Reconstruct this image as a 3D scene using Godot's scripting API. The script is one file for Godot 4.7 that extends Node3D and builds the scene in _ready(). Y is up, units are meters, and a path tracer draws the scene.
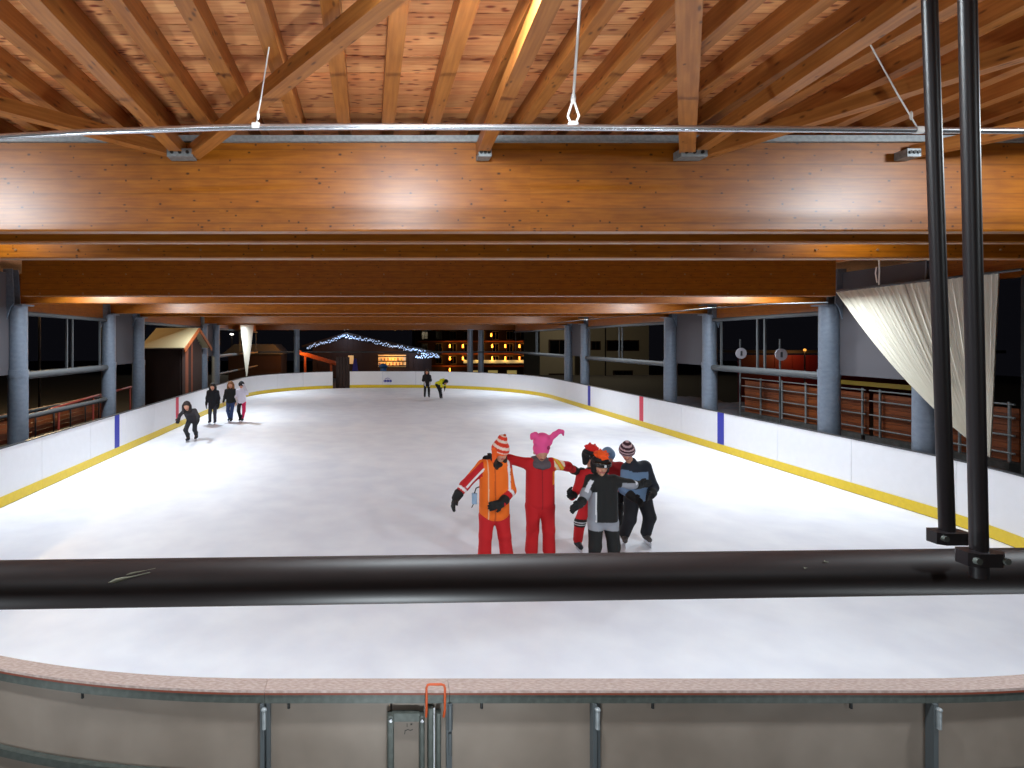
extends Node3D
# An indoor ice rink under glossy glulam beams, seen from a gallery. Metres, y up, the ice at y = 0; d is the distance in front of the camera.

const EYE := 3.0
var M := {}
var used := {}
var rng := RandomNumberGenerator.new()

# ---------------------------------------------------------------- mesh builder
class MB:
	var v := PackedVector3Array()
	var n := PackedVector3Array()
	var uv := PackedVector2Array()
	var col := PackedColorArray()
	var ix := PackedInt32Array()
	var colored := false
	func vert(p: Vector3, nn: Vector3, t := Vector2.ZERO, c := Color.WHITE) -> int:
		v.append(p); n.append(nn); uv.append(t); col.append(c)
		return v.size() - 1
	func tri(a: int, b: int, c: int) -> void:      # counter-clockwise seen from outside
		ix.append(a); ix.append(c); ix.append(b)
	func quad(a: Vector3, b: Vector3, c: Vector3, d: Vector3, off := Vector2.ZERO) -> void:
		var nn := (b - a).cross(d - a)
		if nn.length_squared() < 1e-14: nn = (c - b).cross(d - b)
		nn = nn.normalized()
		var lu := (b - a).length(); var lv := (d - a).length()
		var t := [Vector2(0, 0), Vector2(lu, 0), Vector2(lu, lv), Vector2(0, lv)]
		if lv > lu: t = [Vector2(0, 0), Vector2(0, lu), Vector2(lv, lu), Vector2(lv, 0)]
		var i := vert(a, nn, t[0] + off); vert(b, nn, t[1] + off); vert(c, nn, t[2] + off); vert(d, nn, t[3] + off)
		tri(i, i + 1, i + 2); tri(i, i + 2, i + 3)
	func hexa(p: Array, off := Vector2.ZERO) -> void:   # p[0..3] bottom ring counter-clockwise from above, p[4..7] top ring
		quad(p[3], p[2], p[1], p[0], off); quad(p[4], p[5], p[6], p[7], off)
		for i in 4:
			var j := (i + 1) % 4
			quad(p[i], p[j], p[j + 4], p[i + 4], off)
	func box(c: Vector3, s: Vector3, b := Basis(), off := Vector2.ZERO) -> void:
		var h := s / 2.0
		var p := []
		for y in [-h.y, h.y]:
			for q in [[-1, 1], [1, 1], [1, -1], [-1, -1]]:
				p.append(c + b * Vector3(h.x * q[0], y, h.z * q[1]))
		hexa(p, off)
	func bar(a: Vector3, b: Vector3, w: float, t: float, up := Vector3.UP, off := Vector2.ZERO) -> void:   # a rectangular bar from a to b, w wide and t high
		var z := (b - a).normalized(); var x := up.cross(z).normalized(); var y := z.cross(x)
		box((a + b) / 2.0, Vector3(w, t, (b - a).length()), Basis(x, y, z), off)
	func bevel_box(c: Vector3, s: Vector3, e: float, b := Basis()) -> void:   # a box whose four long (y) edges are chamfered
		var hx := s.x / 2.0; var hz := s.z / 2.0
		var ring := [Vector2(hx - e, hz), Vector2(hx, hz - e), Vector2(hx, -hz + e), Vector2(hx - e, -hz), Vector2(-hx + e, -hz), Vector2(-hx, -hz + e), Vector2(-hx, hz - e), Vector2(-hx + e, hz)]
		prism(ring, c - b.y * s.y / 2.0, b, s.y)
	func prism(ring: Array, base: Vector3, b: Basis, depth: float) -> void:   # ring in the x-z plane of b, drawn out along b.y
		var poly := PackedVector2Array(ring)
		var t := Geometry2D.triangulate_polygon(poly)
		for k in range(0, t.size(), 3):
			var q := [ring[t[k]], ring[t[k + 1]], ring[t[k + 2]]]
			if (q[1] - q[0]).cross(q[2] - q[0]) > 0: q.reverse()
			for top in [0, 1]:
				var nn := b.y if top else -b.y
				var id := []
				for r in q: id.append(vert(base + b.x * r.x + b.z * r.y + b.y * (depth * top), nn, r))
				if top: tri(id[0], id[1], id[2])
				else: tri(id[0], id[2], id[1])
		var flip := Geometry2D.is_polygon_clockwise(poly)
		for i in ring.size():
			var r0: Vector2 = ring[i]; var r1: Vector2 = ring[(i + 1) % ring.size()]
			var a := base + b.x * r0.x + b.z * r0.y; var c := base + b.x * r1.x + b.z * r1.y
			if flip: quad(a, c, c + b.y * depth, a + b.y * depth)
			else: quad(c, a, a + b.y * depth, c + b.y * depth)
	func cyl(a: Vector3, b: Vector3, ra: float, rb := -1.0, seg := 16, caps := true) -> void:
		tube([a, b], [ra, ra if rb < 0 else rb], seg, caps)
	func tube(pts: Array, r: Array, seg := 10, caps := true) -> void:
		var ref := Vector3.UP
		var ring0 := -1; var along := 0.0
		for i in pts.size():
			var p: Vector3 = pts[i]
			var dir: Vector3 = (pts[mini(i + 1, pts.size() - 1)] - pts[maxi(i - 1, 0)]).normalized()
			if i == 0:
				ref = Vector3.UP if absf(dir.y) < 0.9 else Vector3.RIGHT
			else: along += p.distance_to(pts[i - 1])
			var x := ref.cross(dir).normalized(); var y := dir.cross(x); ref = y
			var rr: float = r[mini(i, r.size() - 1)]
			var first := v.size()
			for k in seg + 1:
				var an := TAU * k / seg
				var o := x * cos(an) + y * sin(an)
				vert(p + o * rr, o, Vector2(along, float(k) / seg))
			if ring0 >= 0:
				for k in seg:
					tri(ring0 + k, ring0 + k + 1, first + k + 1); tri(ring0 + k, first + k + 1, first + k)
			ring0 = first
			if caps and (i == 0 or i == pts.size() - 1):
				var s := -1.0 if i == 0 else 1.0
				var c := vert(p, dir * s)
				var q := []
				for k in seg: q.append(vert(v[first + k], dir * s))
				for k in seg:
					if s > 0: tri(c, q[k], q[(k + 1) % seg])
					else: tri(c, q[(k + 1) % seg], q[k])
	func ball(c: Vector3, r: Vector3, b := Basis(), rows := 8, seg := 12) -> void:
		var f := v.size()
		for i in rows + 1:
			var th := PI * i / rows
			for k in seg + 1:
				var ph := TAU * k / seg
				var o := Vector3(sin(th) * cos(ph), cos(th), sin(th) * sin(ph))
				vert(c + b * (o * r), (b * (o / r)).normalized(), Vector2(float(k) / seg, float(i) / rows))
		for i in rows:
			for k in seg:
				var p := f + i * (seg + 1) + k
				if i > 0: tri(p, p + 1, p + seg + 1)
				if i < rows - 1: tri(p + 1, p + seg + 2, p + seg + 1)
	func ribbon(path: Array, o0: float, o1: float, h0: float, h1: float) -> void:   # path of [Vector2(x, d), outward Vector2]: a rectangular section swept along it
		var acc := 0.0
		for i in path.size() - 1:
			var q := []
			for j in [i, i + 1]:
				var p: Vector2 = path[j][0]; var o: Vector2 = path[j][1]
				var e0 := p + o * o0; var e1 := p + o * o1
				q.append([Vector3(e0.x, h0, -e0.y), Vector3(e1.x, h0, -e1.y), Vector3(e1.x, h1, -e1.y), Vector3(e0.x, h1, -e0.y)])
			var off := Vector2(acc, 0)
			for k in 4:
				var m := (k + 1) % 4
				if flip_of(q): quad(q[0][k], q[1][k], q[1][m], q[0][m], off)
				else: quad(q[1][k], q[0][k], q[0][m], q[1][m], off)
			acc += (path[i + 1][0] as Vector2).distance_to(path[i][0])
			if i == 0:
				if flip_of(q): quad(q[0][0], q[0][3], q[0][2], q[0][1])
				else: quad(q[0][0], q[0][1], q[0][2], q[0][3])
			if i == path.size() - 2:
				if flip_of(q): quad(q[1][0], q[1][1], q[1][2], q[1][3])
				else: quad(q[1][0], q[1][3], q[1][2], q[1][1])
	func flip_of(q: Array) -> bool:
		var along: Vector3 = q[1][0] - q[0][0]; var out: Vector3 = q[0][1] - q[0][0]
		return along.cross(out).y < 0
	func mesh(org := Vector3.ZERO) -> ArrayMesh:
		var a := []
		a.resize(Mesh.ARRAY_MAX)
		var w := v
		if org != Vector3.ZERO:
			for i in w.size(): w[i] -= org
		a[Mesh.ARRAY_VERTEX] = w; a[Mesh.ARRAY_NORMAL] = n; a[Mesh.ARRAY_TEX_UV] = uv; a[Mesh.ARRAY_INDEX] = ix
		if colored: a[Mesh.ARRAY_COLOR] = col
		var am := ArrayMesh.new()
		am.add_surface_from_arrays(Mesh.PRIMITIVE_TRIANGLES, a)
		return am
	# a smooth skin round tapered capsules [a, b, ra, rb, tag]: summed falloff on a grid, meshed as surface nets
	func blob(prims: Array, cell: float, k: float, tint: Callable) -> void:
		colored = true
		var lo := Vector3.INF; var hi := -Vector3.INF
		for p in prims:
			var r: float = maxf(p[2], p[3]) + 2.0 * k + cell * 2.0
			for e in [p[0], p[1]]:
				lo = lo.min(e - Vector3.ONE * r); hi = hi.max(e + Vector3.ONE * r)
		var nx := int((hi.x - lo.x) / cell) + 2; var ny := int((hi.y - lo.y) / cell) + 2; var nz := int((hi.z - lo.z) / cell) + 2
		var sx := 1; var sy := nx; var sz := nx * ny
		var f := PackedFloat32Array(); f.resize(nx * ny * nz)
		for p in prims:
			var a: Vector3 = p[0]; var b: Vector3 = p[1]; var ra: float = p[2]; var dr: float = p[3] - p[2]
			var ab := b - a; var l2 := maxf(ab.length_squared(), 1e-9)
			var r := maxf(p[2], p[3]) + 3.0 * k + cell
			var b0 := ((a.min(b) - Vector3.ONE * r - lo) / cell).floor().max(Vector3.ZERO)
			var b1 := ((a.max(b) + Vector3.ONE * r - lo) / cell).ceil().min(Vector3(nx - 1, ny - 1, nz - 1))
			for z in range(int(b0.z), int(b1.z) + 1):
				for y in range(int(b0.y), int(b1.y) + 1):
					var q := lo + Vector3(b0.x, y, z) * cell - a
					var i := int(b0.x) + y * sy + z * sz
					for x in range(int(b0.x), int(b1.x) + 1):
						var t := clampf(q.dot(ab) / l2, 0.0, 1.0)
						var dd := (q - ab * t).length() - ra - dr * t
						if dd < 4.0 * k: f[i] += exp(-maxf(dd, -0.15) / k)
						q.x += cell; i += 1
		var ins := PackedByteArray(); ins.resize(f.size())
		for i in f.size():
			if f[i] >= 1.0: ins[i] = 1
		var id := {}
		var first := v.size()
		var corner := [0, sx, sy, sx + sy, sz, sx + sz, sy + sz, sx + sy + sz]
		var cp := [Vector3(0, 0, 0), Vector3(1, 0, 0), Vector3(0, 1, 0), Vector3(1, 1, 0), Vector3(0, 0, 1), Vector3(1, 0, 1), Vector3(0, 1, 1), Vector3(1, 1, 1)]
		var edges := [[0, 1], [2, 3], [4, 5], [6, 7], [0, 2], [1, 3], [4, 6], [5, 7], [0, 4], [1, 5], [2, 6], [3, 7]]
		for z in nz - 1:
			for y in ny - 1:
				var i := y * sy + z * sz
				for x in nx - 1:
					var s := ins[i] + ins[i + 1] + ins[i + sy] + ins[i + 1 + sy] + ins[i + sz] + ins[i + 1 + sz] + ins[i + sy + sz] + ins[i + 1 + sy + sz]
					if s > 0 and s < 8:
						var sum := Vector3.ZERO; var c := 0
						for e in edges:
							var i0: int = i + corner[e[0]]; var i1: int = i + corner[e[1]]
							if ins[i0] != ins[i1]:
								var d0 := minf(-log(maxf(f[i0], 0.018)), 4.0); var d1 := minf(-log(maxf(f[i1], 0.018)), 4.0)
								sum += (cp[e[0]] as Vector3).lerp(cp[e[1]], clampf(d0 / (d0 - d1), 0.05, 0.95)); c += 1
						id[i] = vert(lo + (Vector3(x, y, z) + sum / c) * cell, Vector3.ZERO)
					i += 1
		for z in range(1, nz - 1):
			for y in range(1, ny - 1):
				for x in range(1, nx - 1):
					var i := x + y * sy + z * sz
					var a := ins[i]
					for ax in 3:
						var st: int = [sx, sy, sz][ax]
						if ins[i + st] == a: continue
						var u: int = [sy, sz, sx][ax]; var w: int = [sz, sx, sy][ax]
						if not (id.has(i) and id.has(i - u) and id.has(i - u - w) and id.has(i - w)): continue
						var q := [id[i], id[i - u], id[i - u - w], id[i - w]]
						if a == 0: q.reverse()
						tri(q[0], q[1], q[2]); tri(q[0], q[2], q[3])
						var nn := (v[q[1]] - v[q[0]]).cross(v[q[2]] - v[q[0]]) + (v[q[2]] - v[q[0]]).cross(v[q[3]] - v[q[0]])
						for e in q: n[e] += nn
		for e in range(first, v.size()):
			n[e] = n[e].normalized() if n[e].length_squared() > 0 else Vector3.UP
			var best := 1e9; var tag := ""; var bt := 0.0
			for p in prims:
				var ab: Vector3 = p[1] - p[0]
				var t := clampf((v[e] - p[0]).dot(ab) / maxf(ab.length_squared(), 1e-9), 0.0, 1.0)
				var dd: float = (v[e] - p[0] - ab * t).length() - lerpf(p[2], p[3], t)
				if dd < best:
					best = dd; tag = p[4] if p.size() > 4 else ""; bt = t
			col[e] = (tint.call(v[e], tag, bt) as Color).srgb_to_linear()

# ---------------------------------------------------------------- nodes
func numbered(called: String) -> String:
	var k: int = used.get(called, 0)
	used[called] = k + 1
	return called if k == 0 else "%s_%03d" % [called, k]
func tag(o: Node3D, label: String, category: String, group := "") -> void:
	if label: o.set_meta("label", label)
	if category: o.set_meta("category", category)
	if group: o.set_meta("group", group)
func thing(called: String, label: String, category: String, at := Vector3.ZERO, group := "") -> Node3D:
	var o := Node3D.new()
	o.name = numbered(called); o.position = at
	o.set_meta("org", at)
	add_child(o); tag(o, label, category, group)
	return o
func part(mb: MB, called: String, mat: Material, parent: Node3D, label := "") -> MeshInstance3D:
	var o := MeshInstance3D.new()
	var org: Vector3 = parent.get_meta("org", Vector3.ZERO)
	o.mesh = mb.mesh(org); o.material_override = mat
	o.name = called; o.set_meta("org", org)
	parent.add_child(o, true)
	if label: o.set_meta("label", label)
	return o
func one(mb: MB, called: String, mat: Material, label: String, category: String, at := Vector3.ZERO, group := "") -> MeshInstance3D:
	var o := MeshInstance3D.new()
	o.mesh = mb.mesh(at); o.material_override = mat; o.name = numbered(called); o.position = at
	o.set_meta("org", at)
	add_child(o); tag(o, label, category, group)
	return o
func struct(mb: MB, called: String, mat: Material) -> MeshInstance3D:
	var o := MeshInstance3D.new()
	o.mesh = mb.mesh(); o.material_override = mat; o.name = numbered(called); o.set_meta("kind", "structure")
	add_child(o)
	return o
func at(x: float, h: float, d: float) -> Vector3: return Vector3(x, h, -d)

# ---------------------------------------------------------------- materials
func mat(c: Color, rough := 0.7, metal := 0.0, tex: Texture2D = null, scale := Vector3.ONE, tri := false) -> StandardMaterial3D:
	var m := StandardMaterial3D.new()
	m.albedo_color = c; m.roughness = rough; m.metallic = metal
	if tex:
		m.albedo_texture = tex; m.uv1_scale = scale
		if tri: m.uv1_triplanar = true; m.uv1_world_triplanar = true
	return m
func glow(c: Color, e: float) -> StandardMaterial3D:
	var m := mat(c, 0.5)
	m.emission_enabled = true; m.emission = c; m.emission_energy_multiplier = e
	return m
func noise_tex(size: int, freq: float, a: Color, b: Color, seed_ := 1, octaves := 4) -> NoiseTexture2D:
	var f := FastNoiseLite.new()
	f.seed = seed_; f.frequency = freq; f.fractal_octaves = octaves; f.noise_type = FastNoiseLite.TYPE_SIMPLEX
	var t := NoiseTexture2D.new()
	t.width = size; t.height = size; t.seamless = true; t.noise = f
	var g := Gradient.new()
	g.set_color(0, a); g.set_color(1, b)
	t.color_ramp = g
	return t
func wood_tex(w: int, h: int, sd: int, light: Color, dark: Color, knots: int, lams: int, ku: float, kv: float, kc := Color(0.2, 0.09, 0.04)) -> ImageTexture:
	var f := FastNoiseLite.new()
	f.seed = sd; f.frequency = 0.02; f.fractal_octaves = 4
	var r := RandomNumberGenerator.new()
	r.seed = sd
	var im := Image.create(w, h, false, Image.FORMAT_RGB8)
	var shade := []
	for k in maxi(lams, 1): shade.append(r.randf_range(-0.12, 0.12))
	for y in h:
		var lam := int(float(y) * lams / h) if lams else 0
		var edge := absf(fposmod(float(y) * lams / h, 1.0) - 0.5) * 2.0 if lams else 0.0
		for x in w:
			var g := f.get_noise_2d(x * 0.35, y * 5.0 + lam * 97.0) * 0.55 + f.get_noise_2d(x * 0.6 + 900.0, y * 1.1) * 0.35
			var t := clampf(0.42 + g + shade[lam], 0.0, 1.0)
			var c := light.lerp(dark, t)
			if edge > 0.9: c = c * 0.88
			im.set_pixel(x, y, c)
	for k in knots:
		var cx := r.randf() * w; var cy := r.randf() * h
		var rx := r.randf_range(2.0, 5.5) * ku; var ry := r.randf_range(2.0, 4.5) * kv
		for y in range(int(cy - ry * 2), int(cy + ry * 2) + 1):
			for x in range(int(cx - rx * 3), int(cx + rx * 3) + 1):
				var q := Vector2((x - cx) / rx, (y - cy) / ry).length()
				if q < 2.2 and y >= 0 and y < h and x >= 0 and x < w:
					var s := clampf(1.5 - q, 0.0, 1.0) * 0.75 + clampf(2.2 - q, 0.0, 1.0) * 0.12
					im.set_pixel(x, y, im.get_pixel(x, y).lerp(kc, minf(s, 0.8)))
	return ImageTexture.create_from_image(im)
func make_materials() -> void:
	var beam := wood_tex(768, 384, 3, Color(0.82, 0.535, 0.16), Color(0.66, 0.395, 0.085), 90, 10, 0.6, 0.5)
	M.beam = mat(Color(0.755, 0.68, 0.47), 0.42, 0.0, beam, Vector3(0.45, 0.95, 1))
	M.beam.metallic_specular = 0.4
	M.beam.clearcoat_enabled = true; M.beam.clearcoat = 0.35; M.beam.clearcoat_roughness = 0.36
	var plank := wood_tex(768, 192, 8, Color(0.99, 0.77, 0.53), Color(0.87, 0.57, 0.37), 110, 0, 1.5, 0.8, Color(0.5, 0.2, 0.11))
	M.plank = []
	for c in [Color(1, 0.96, 0.93), Color(0.93, 0.86, 0.82), Color(1, 0.9, 0.84), Color(0.88, 0.82, 0.78)]:
		M.plank.append(mat(c, 0.55, 0.0, plank, Vector3(0.4, 2.2, 1)))
	var joist := wood_tex(512, 96, 21, Color(0.80, 0.56, 0.31), Color(0.64, 0.41, 0.20), 18, 0, 0.9, 0.6, Color(0.38, 0.22, 0.1))
	M.joist = mat(Color(0.95, 0.88, 0.8), 0.42, 0.0, joist, Vector3(0.5, 4.0, 1))
	M.ice = mat(Color(0.945, 0.958, 0.985), 0.6, 0.0, noise_tex(1024, 0.006, Color(0.945, 0.945, 0.96), Color(1, 1, 1), 5, 6), Vector3(0.16, 0.16, 0.16), true)
	M.ice.metallic_specular = 0.35
	M.ice.roughness_texture = noise_tex(512, 0.012, Color(0.75, 0.75, 0.75), Color(1, 1, 1), 9)
	M.white = mat(Color(0.9, 0.9, 0.915), 0.45, 0.0, noise_tex(256, 0.02, Color(0.985, 0.985, 0.985), Color(1, 1, 1), 14), Vector3(0.7, 0.7, 0.7), true)
	M.yellow = mat(Color(0.88, 0.76, 0.12), 0.45, 0.0, noise_tex(256, 0.03, Color(0.95, 0.94, 0.93), Color(1, 1, 1), 15), Vector3(1, 1, 1), true)
	M.bluemark = mat(Color(0.13, 0.17, 0.62), 0.5); M.redmark = mat(Color(0.82, 0.2, 0.3), 0.5)
	M.cap = mat(Color(0.74, 0.67, 0.645), 0.6, 0.0, noise_tex(512, 0.03, Color(0.78, 0.74, 0.72), Color(1, 1, 1), 16), Vector3(1.2, 1.2, 5), true)
	M.capdark = mat(Color(0.22, 0.22, 0.23), 0.5)
	M.ply = mat(Color(0.45, 0.2, 0.12), 0.6)
	M.beige = mat(Color(0.55, 0.50, 0.455), 0.6, 0.0, noise_tex(512, 0.006, Color(0.86, 0.85, 0.84), Color(1, 1, 1), 17), Vector3(0.5, 0.5, 0.5), true)
	M.galv = mat(Color(0.60, 0.62, 0.63), 0.45, 0.25, noise_tex(256, 0.04, Color(0.82, 0.82, 0.82), Color(1, 1, 1), 18), Vector3(2, 2, 2), true)
	M.galvdark = mat(Color(0.33, 0.35, 0.33), 0.5, 0.25, noise_tex(256, 0.03, Color(0.78, 0.78, 0.78), Color(1, 1, 1), 19), Vector3(2, 2, 2), true)
	M.post = mat(Color(0.33, 0.35, 0.36), 0.5, 0.25)
	M.column = mat(Color(0.47, 0.51, 0.56), 0.45, 0.35, noise_tex(512, 0.02, Color(0.86, 0.87, 0.9), Color(1, 1, 1), 20), Vector3(0.8, 0.8, 0.8), true)
	M.bolt = mat(Color(0.55, 0.42, 0.3), 0.4, 0.3)
	M.grey = mat(Color(0.29, 0.28, 0.30), 0.8)
	M.frame = mat(Color(0.27, 0.28, 0.29), 0.6, 0.1)
	M.steel = mat(Color(0.8, 0.8, 0.82), 0.25, 0.9)
	M.dark = mat(Color(0.05, 0.05, 0.055), 0.5); M.black = mat(Color(0.02, 0.02, 0.022), 0.45)
	M.pipe = mat(Color(0.09, 0.068, 0.078), 0.4); M.pipe.metallic_specular = 0.5
	M.rope = mat(Color(0.9, 0.88, 0.86), 0.8)
	M.curtain = mat(Color(0.87, 0.85, 0.79), 0.85); M.curtain.backlight = Color(0.25, 0.24, 0.2); M.curtain.backlight_enabled = true
	M.concrete = mat(Color(0.35, 0.34, 0.33), 0.85, 0.0, noise_tex(512, 0.02, Color(0.7, 0.7, 0.7), Color(1, 1, 1), 22), Vector3(0.5, 0.5, 0.5), true)
	M.asphalt = mat(Color(0.16, 0.15, 0.15), 0.9)
	M.board = []
	for c in [Color(0.68, 0.50, 0.33), Color(0.62, 0.45, 0.29), Color(0.74, 0.55, 0.37)]:
		M.board.append(mat(c, 0.6, 0.0, joist, Vector3(0.5, 3.0, 1)))
	M.hut = mat(Color(0.2, 0.13, 0.09), 0.75, 0.0, joist, Vector3(0.5, 3.0, 1))
	M.hutred = mat(Color(0.45, 0.22, 0.12), 0.7); M.shake = mat(Color(0.60, 0.55, 0.42), 0.85)
	M.red = mat(Color(0.36, 0.06, 0.09), 0.6); M.redrail = mat(Color(0.55, 0.22, 0.18), 0.45)
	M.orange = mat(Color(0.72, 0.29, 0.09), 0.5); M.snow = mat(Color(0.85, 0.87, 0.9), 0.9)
	M.plaster = mat(Color(0.52, 0.50, 0.45), 0.9); M.roofdark = mat(Color(0.12, 0.1, 0.09), 0.8)
	M.pane = mat(Color(0.02, 0.022, 0.025), 0.12)
	M.warm = glow(Color(1.0, 0.66, 0.28), 1.4); M.coolglow = glow(Color(0.75, 0.85, 1.0), 0.8); M.shelfglow = glow(Color(1.0, 0.82, 0.55), 0.16)
	M.lampglass = glow(Color(1.0, 0.97, 0.93), 3.0)
	M.cloth = mat(Color.WHITE, 0.8); M.cloth.vertex_color_use_as_albedo = true
	M.skin = mat(Color.WHITE, 0.55); M.skin.vertex_color_use_as_albedo = true
	M.lens = mat(Color(0.1, 0.09, 0.08), 0.12)

# ---------------------------------------------------------------- lights
func floodlight(x: float, h: float, d: float, tilt: float, watts: float, label: String, turn := 0.0) -> void:
	var b := Basis(Vector3.UP, turn) * Basis(Vector3.RIGHT, tilt)     # local -y is where it shines
	var o := thing("floodlight", label, "floodlight", at(x, h, d), "rink floodlights hung between the beams")
	var hs := MB.new()
	hs.bevel_box(at(x, h, d) + b.y * 0.03, Vector3(0.46, 0.06, 0.32), 0.03, b)
	part(hs, "housing", M.dark, o)
	for s in [-1, 1]:
		var yk := MB.new()
		yk.bar(at(x, h, d) + b * Vector3(0.24 * s, 0.03, 0), at(x, 4.498 if tilt < 2.0 else -0.1, d) + b.x * 0.24 * s, 0.03, 0.01, Vector3.RIGHT)
		part(yk, "bracket", M.galvdark, o)
	if tilt < 2.0:
		var mp := MB.new(); mp.box(at(x, 4.494, d), Vector3(0.6, 0.012, 0.6)); part(mp, "mounting_plate", M.galvdark, o)
	var gl := MB.new()
	gl.box(at(x, h, d) - b.y * 0.005, Vector3(0.40, 0.01, 0.26), b)
	part(gl, "lamp_glass", M.lampglass, o)
	var l := AreaLight3D.new()
	l.name = "lamp_light"
	l.area_size = Vector2(0.40, 0.26); l.light_energy = watts; l.light_color = Color(0.925, 0.972, 1.0); l.shadow_enabled = true
	l.area_range = 80.0; l.area_attenuation = 2.0
	l.position = -b.y * 0.02
	l.basis = Basis(b.x, -b.z, b.y)     # its -z looks along -b.y
	o.add_child(l)
func bulb(p: Vector3, e: float, c: Color, parent: Node3D, r := 0.05) -> void:
	var l := OmniLight3D.new()
	l.name = "lamp_light"; l.light_energy = e; l.light_color = c; l.light_size = r; l.omni_range = 60.0; l.omni_attenuation = 2.0; l.shadow_enabled = true
	l.position = p - (parent.get_meta("org", Vector3.ZERO) as Vector3)
	parent.add_child(l)

func _ready() -> void:
	rng.seed = 11
	# ---- camera: level, its lens shifted right and down
	var cam := Camera3D.new()
	cam.name = "camera"
	cam.position = Vector3(0, EYE, 0)
	cam.near = 0.1; cam.far = 600.0
	cam.projection = Camera3D.PROJECTION_FRUSTUM
	cam.size = 768.0 / 560.0 * 0.1
	cam.frustum_offset = Vector2(144.0 / 560.0 * 0.1, -43.0 / 560.0 * 0.1)
	add_child(cam)
	cam.current = true
	# ---- night sky and exposure
	var env := Environment.new()
	env.background_mode = Environment.BG_COLOR
	env.background_color = Color(0.035, 0.035, 0.05)
	env.tonemap_mode = Environment.TONE_MAPPER_LINEAR
	env.tonemap_exposure = 1.04
	env.sdfgi_enabled = true; env.ssao_enabled = true; env.ssil_enabled = true
	var we := WorldEnvironment.new()
	we.name = "environment"; we.environment = env
	add_child(we)
	make_materials()
	# ---- floodlights
	lights()
	# ---- the place
	setting()
	roof()
	beams()
	columns()
	boards()
	near_boards()
	gallery()
	sides()
	outside()
	people()

const W_FRONT := 15.0
const W_SIDE := 21.5
const W_GAP := 0.9
const W_GALLERY := 6.0
func lights() -> void:
	var k := 0
	for x in [-3.82, 0.33, 4.81]:
		floodlight(x, 4.41, 2.08, 0.32, W_FRONT, "small floodlight over the gallery end, %s of three in front of the nearest beam" % ["leftmost", "middle", "rightmost"][k])
		k += 1
	for q in [[-2.2, "left"], [3.6, "right"]]:
		floodlight(q[0], 4.36, -2.2, 0.3, W_GALLERY, "gallery lamp behind the viewer on the %s side" % q[1])
	for q in [[-3.3, "left"], [4.45, "right"]]:
		floodlight(q[0], 4.25, 4.92, 0.1, W_GAP, "lamp in the narrow gap behind the second beam, %s side" % q[1])
	for q in [[-3.0, 1.35, 5.6, "left"], [0.2, 1.35, 5.2, "middle"], [3.4, 1.35, 1.6, "right"]]:      # uplights on the walkway that wash the roof
		floodlight(q[0], 0.35, q[1], PI - 0.15, q[2], "uplight on the walkway below the gallery, %s one, washing the roof boards" % q[3])
	var bn := ["first", "second", "third", "fourth"]
	var ds := [11.0, 14.2, 22.0, 32.0]
	for i in 4:
		for j in 2:
			floodlight([-6.1, 8.5][j], 4.3, ds[i], 0.36, W_SIDE * [0.7, 1.05, 1.1, 1.0][i], "rink floodlight on the %s column line, %s from the viewer" % [["left", "right"][j], bn[i]], [-PI / 2, PI / 2][j])

# ---------------------------------------------------------------- setting: ground, ice, far terrain
const XL := -6.6
const XR := 9.58
const DN := 3.19
const DF := 35.9
func rink_path(step := 0.22) -> Array:      # [Vector2(x, d), outward] from the near right corner leftwards all the way round
	var out := []
	var corners := [[Vector2(XL + 6.0, DN + 6.0), 6.0, -PI / 2, -PI], [Vector2(XL + 7.0, DF - 7.0), 7.0, PI, PI / 2], [Vector2(XR - 7.0, DF - 7.0), 7.0, PI / 2, 0.0], [Vector2(XR - 6.5, DN + 6.5), 6.5, 0.0, -PI / 2]]
	var pts := [[Vector2(XR - 6.5, DN), Vector2(0, -1)]]
	for c in corners:
		var n := int(absf(c[3] - c[2]) * c[1] / step)
		var s: Vector2 = c[0] + Vector2(cos(c[2]), sin(c[2])) * c[1]
		var last: Vector2 = pts[-1][0]; var nn: Vector2 = Vector2(cos(c[2]), sin(c[2]))
		var m := maxi(int(last.distance_to(s) / step), 1)
		for k in range(1, m): pts.append([last.lerp(s, float(k) / m), nn])
		for k in n + 1:
			var a: float = lerpf(c[2], c[3], float(k) / n)
			pts.append([c[0] + Vector2(cos(a), sin(a)) * c[1], Vector2(cos(a), sin(a))])
	out = pts
	return out
var path := []
var plen := PackedFloat32Array()
func measure() -> void:
	path = rink_path()
	plen.append(0.0)
	for i in range(1, path.size()): plen.append(plen[i - 1] + (path[i][0] as Vector2).distance_to(path[i - 1][0]))
func along(s: float) -> Array:
	s = fposmod(s, plen[-1])
	var i := clampi(plen.bsearch(s), 1, path.size() - 1)
	var t := (s - plen[i - 1]) / maxf(plen[i] - plen[i - 1], 1e-6)
	return [(path[i - 1][0] as Vector2).lerp(path[i][0], t), (path[i - 1][1] as Vector2).lerp(path[i][1], t).normalized()]
func run(s0: float, s1: float, step := 0.25) -> Array:
	var n := maxi(int(ceil((s1 - s0) / step)), 1)
	var out := []
	for k in n + 1: out.append(along(lerpf(s0, s1, float(k) / n)))
	return out
func s_of(x: float, d: float) -> float:      # the place along the path nearest to a point
	var best := 0; var bd := 1e9
	for i in path.size():
		var q := (path[i][0] as Vector2).distance_squared_to(Vector2(x, d))
		if q < bd: bd = q; best = i
	return plen[best]

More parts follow.
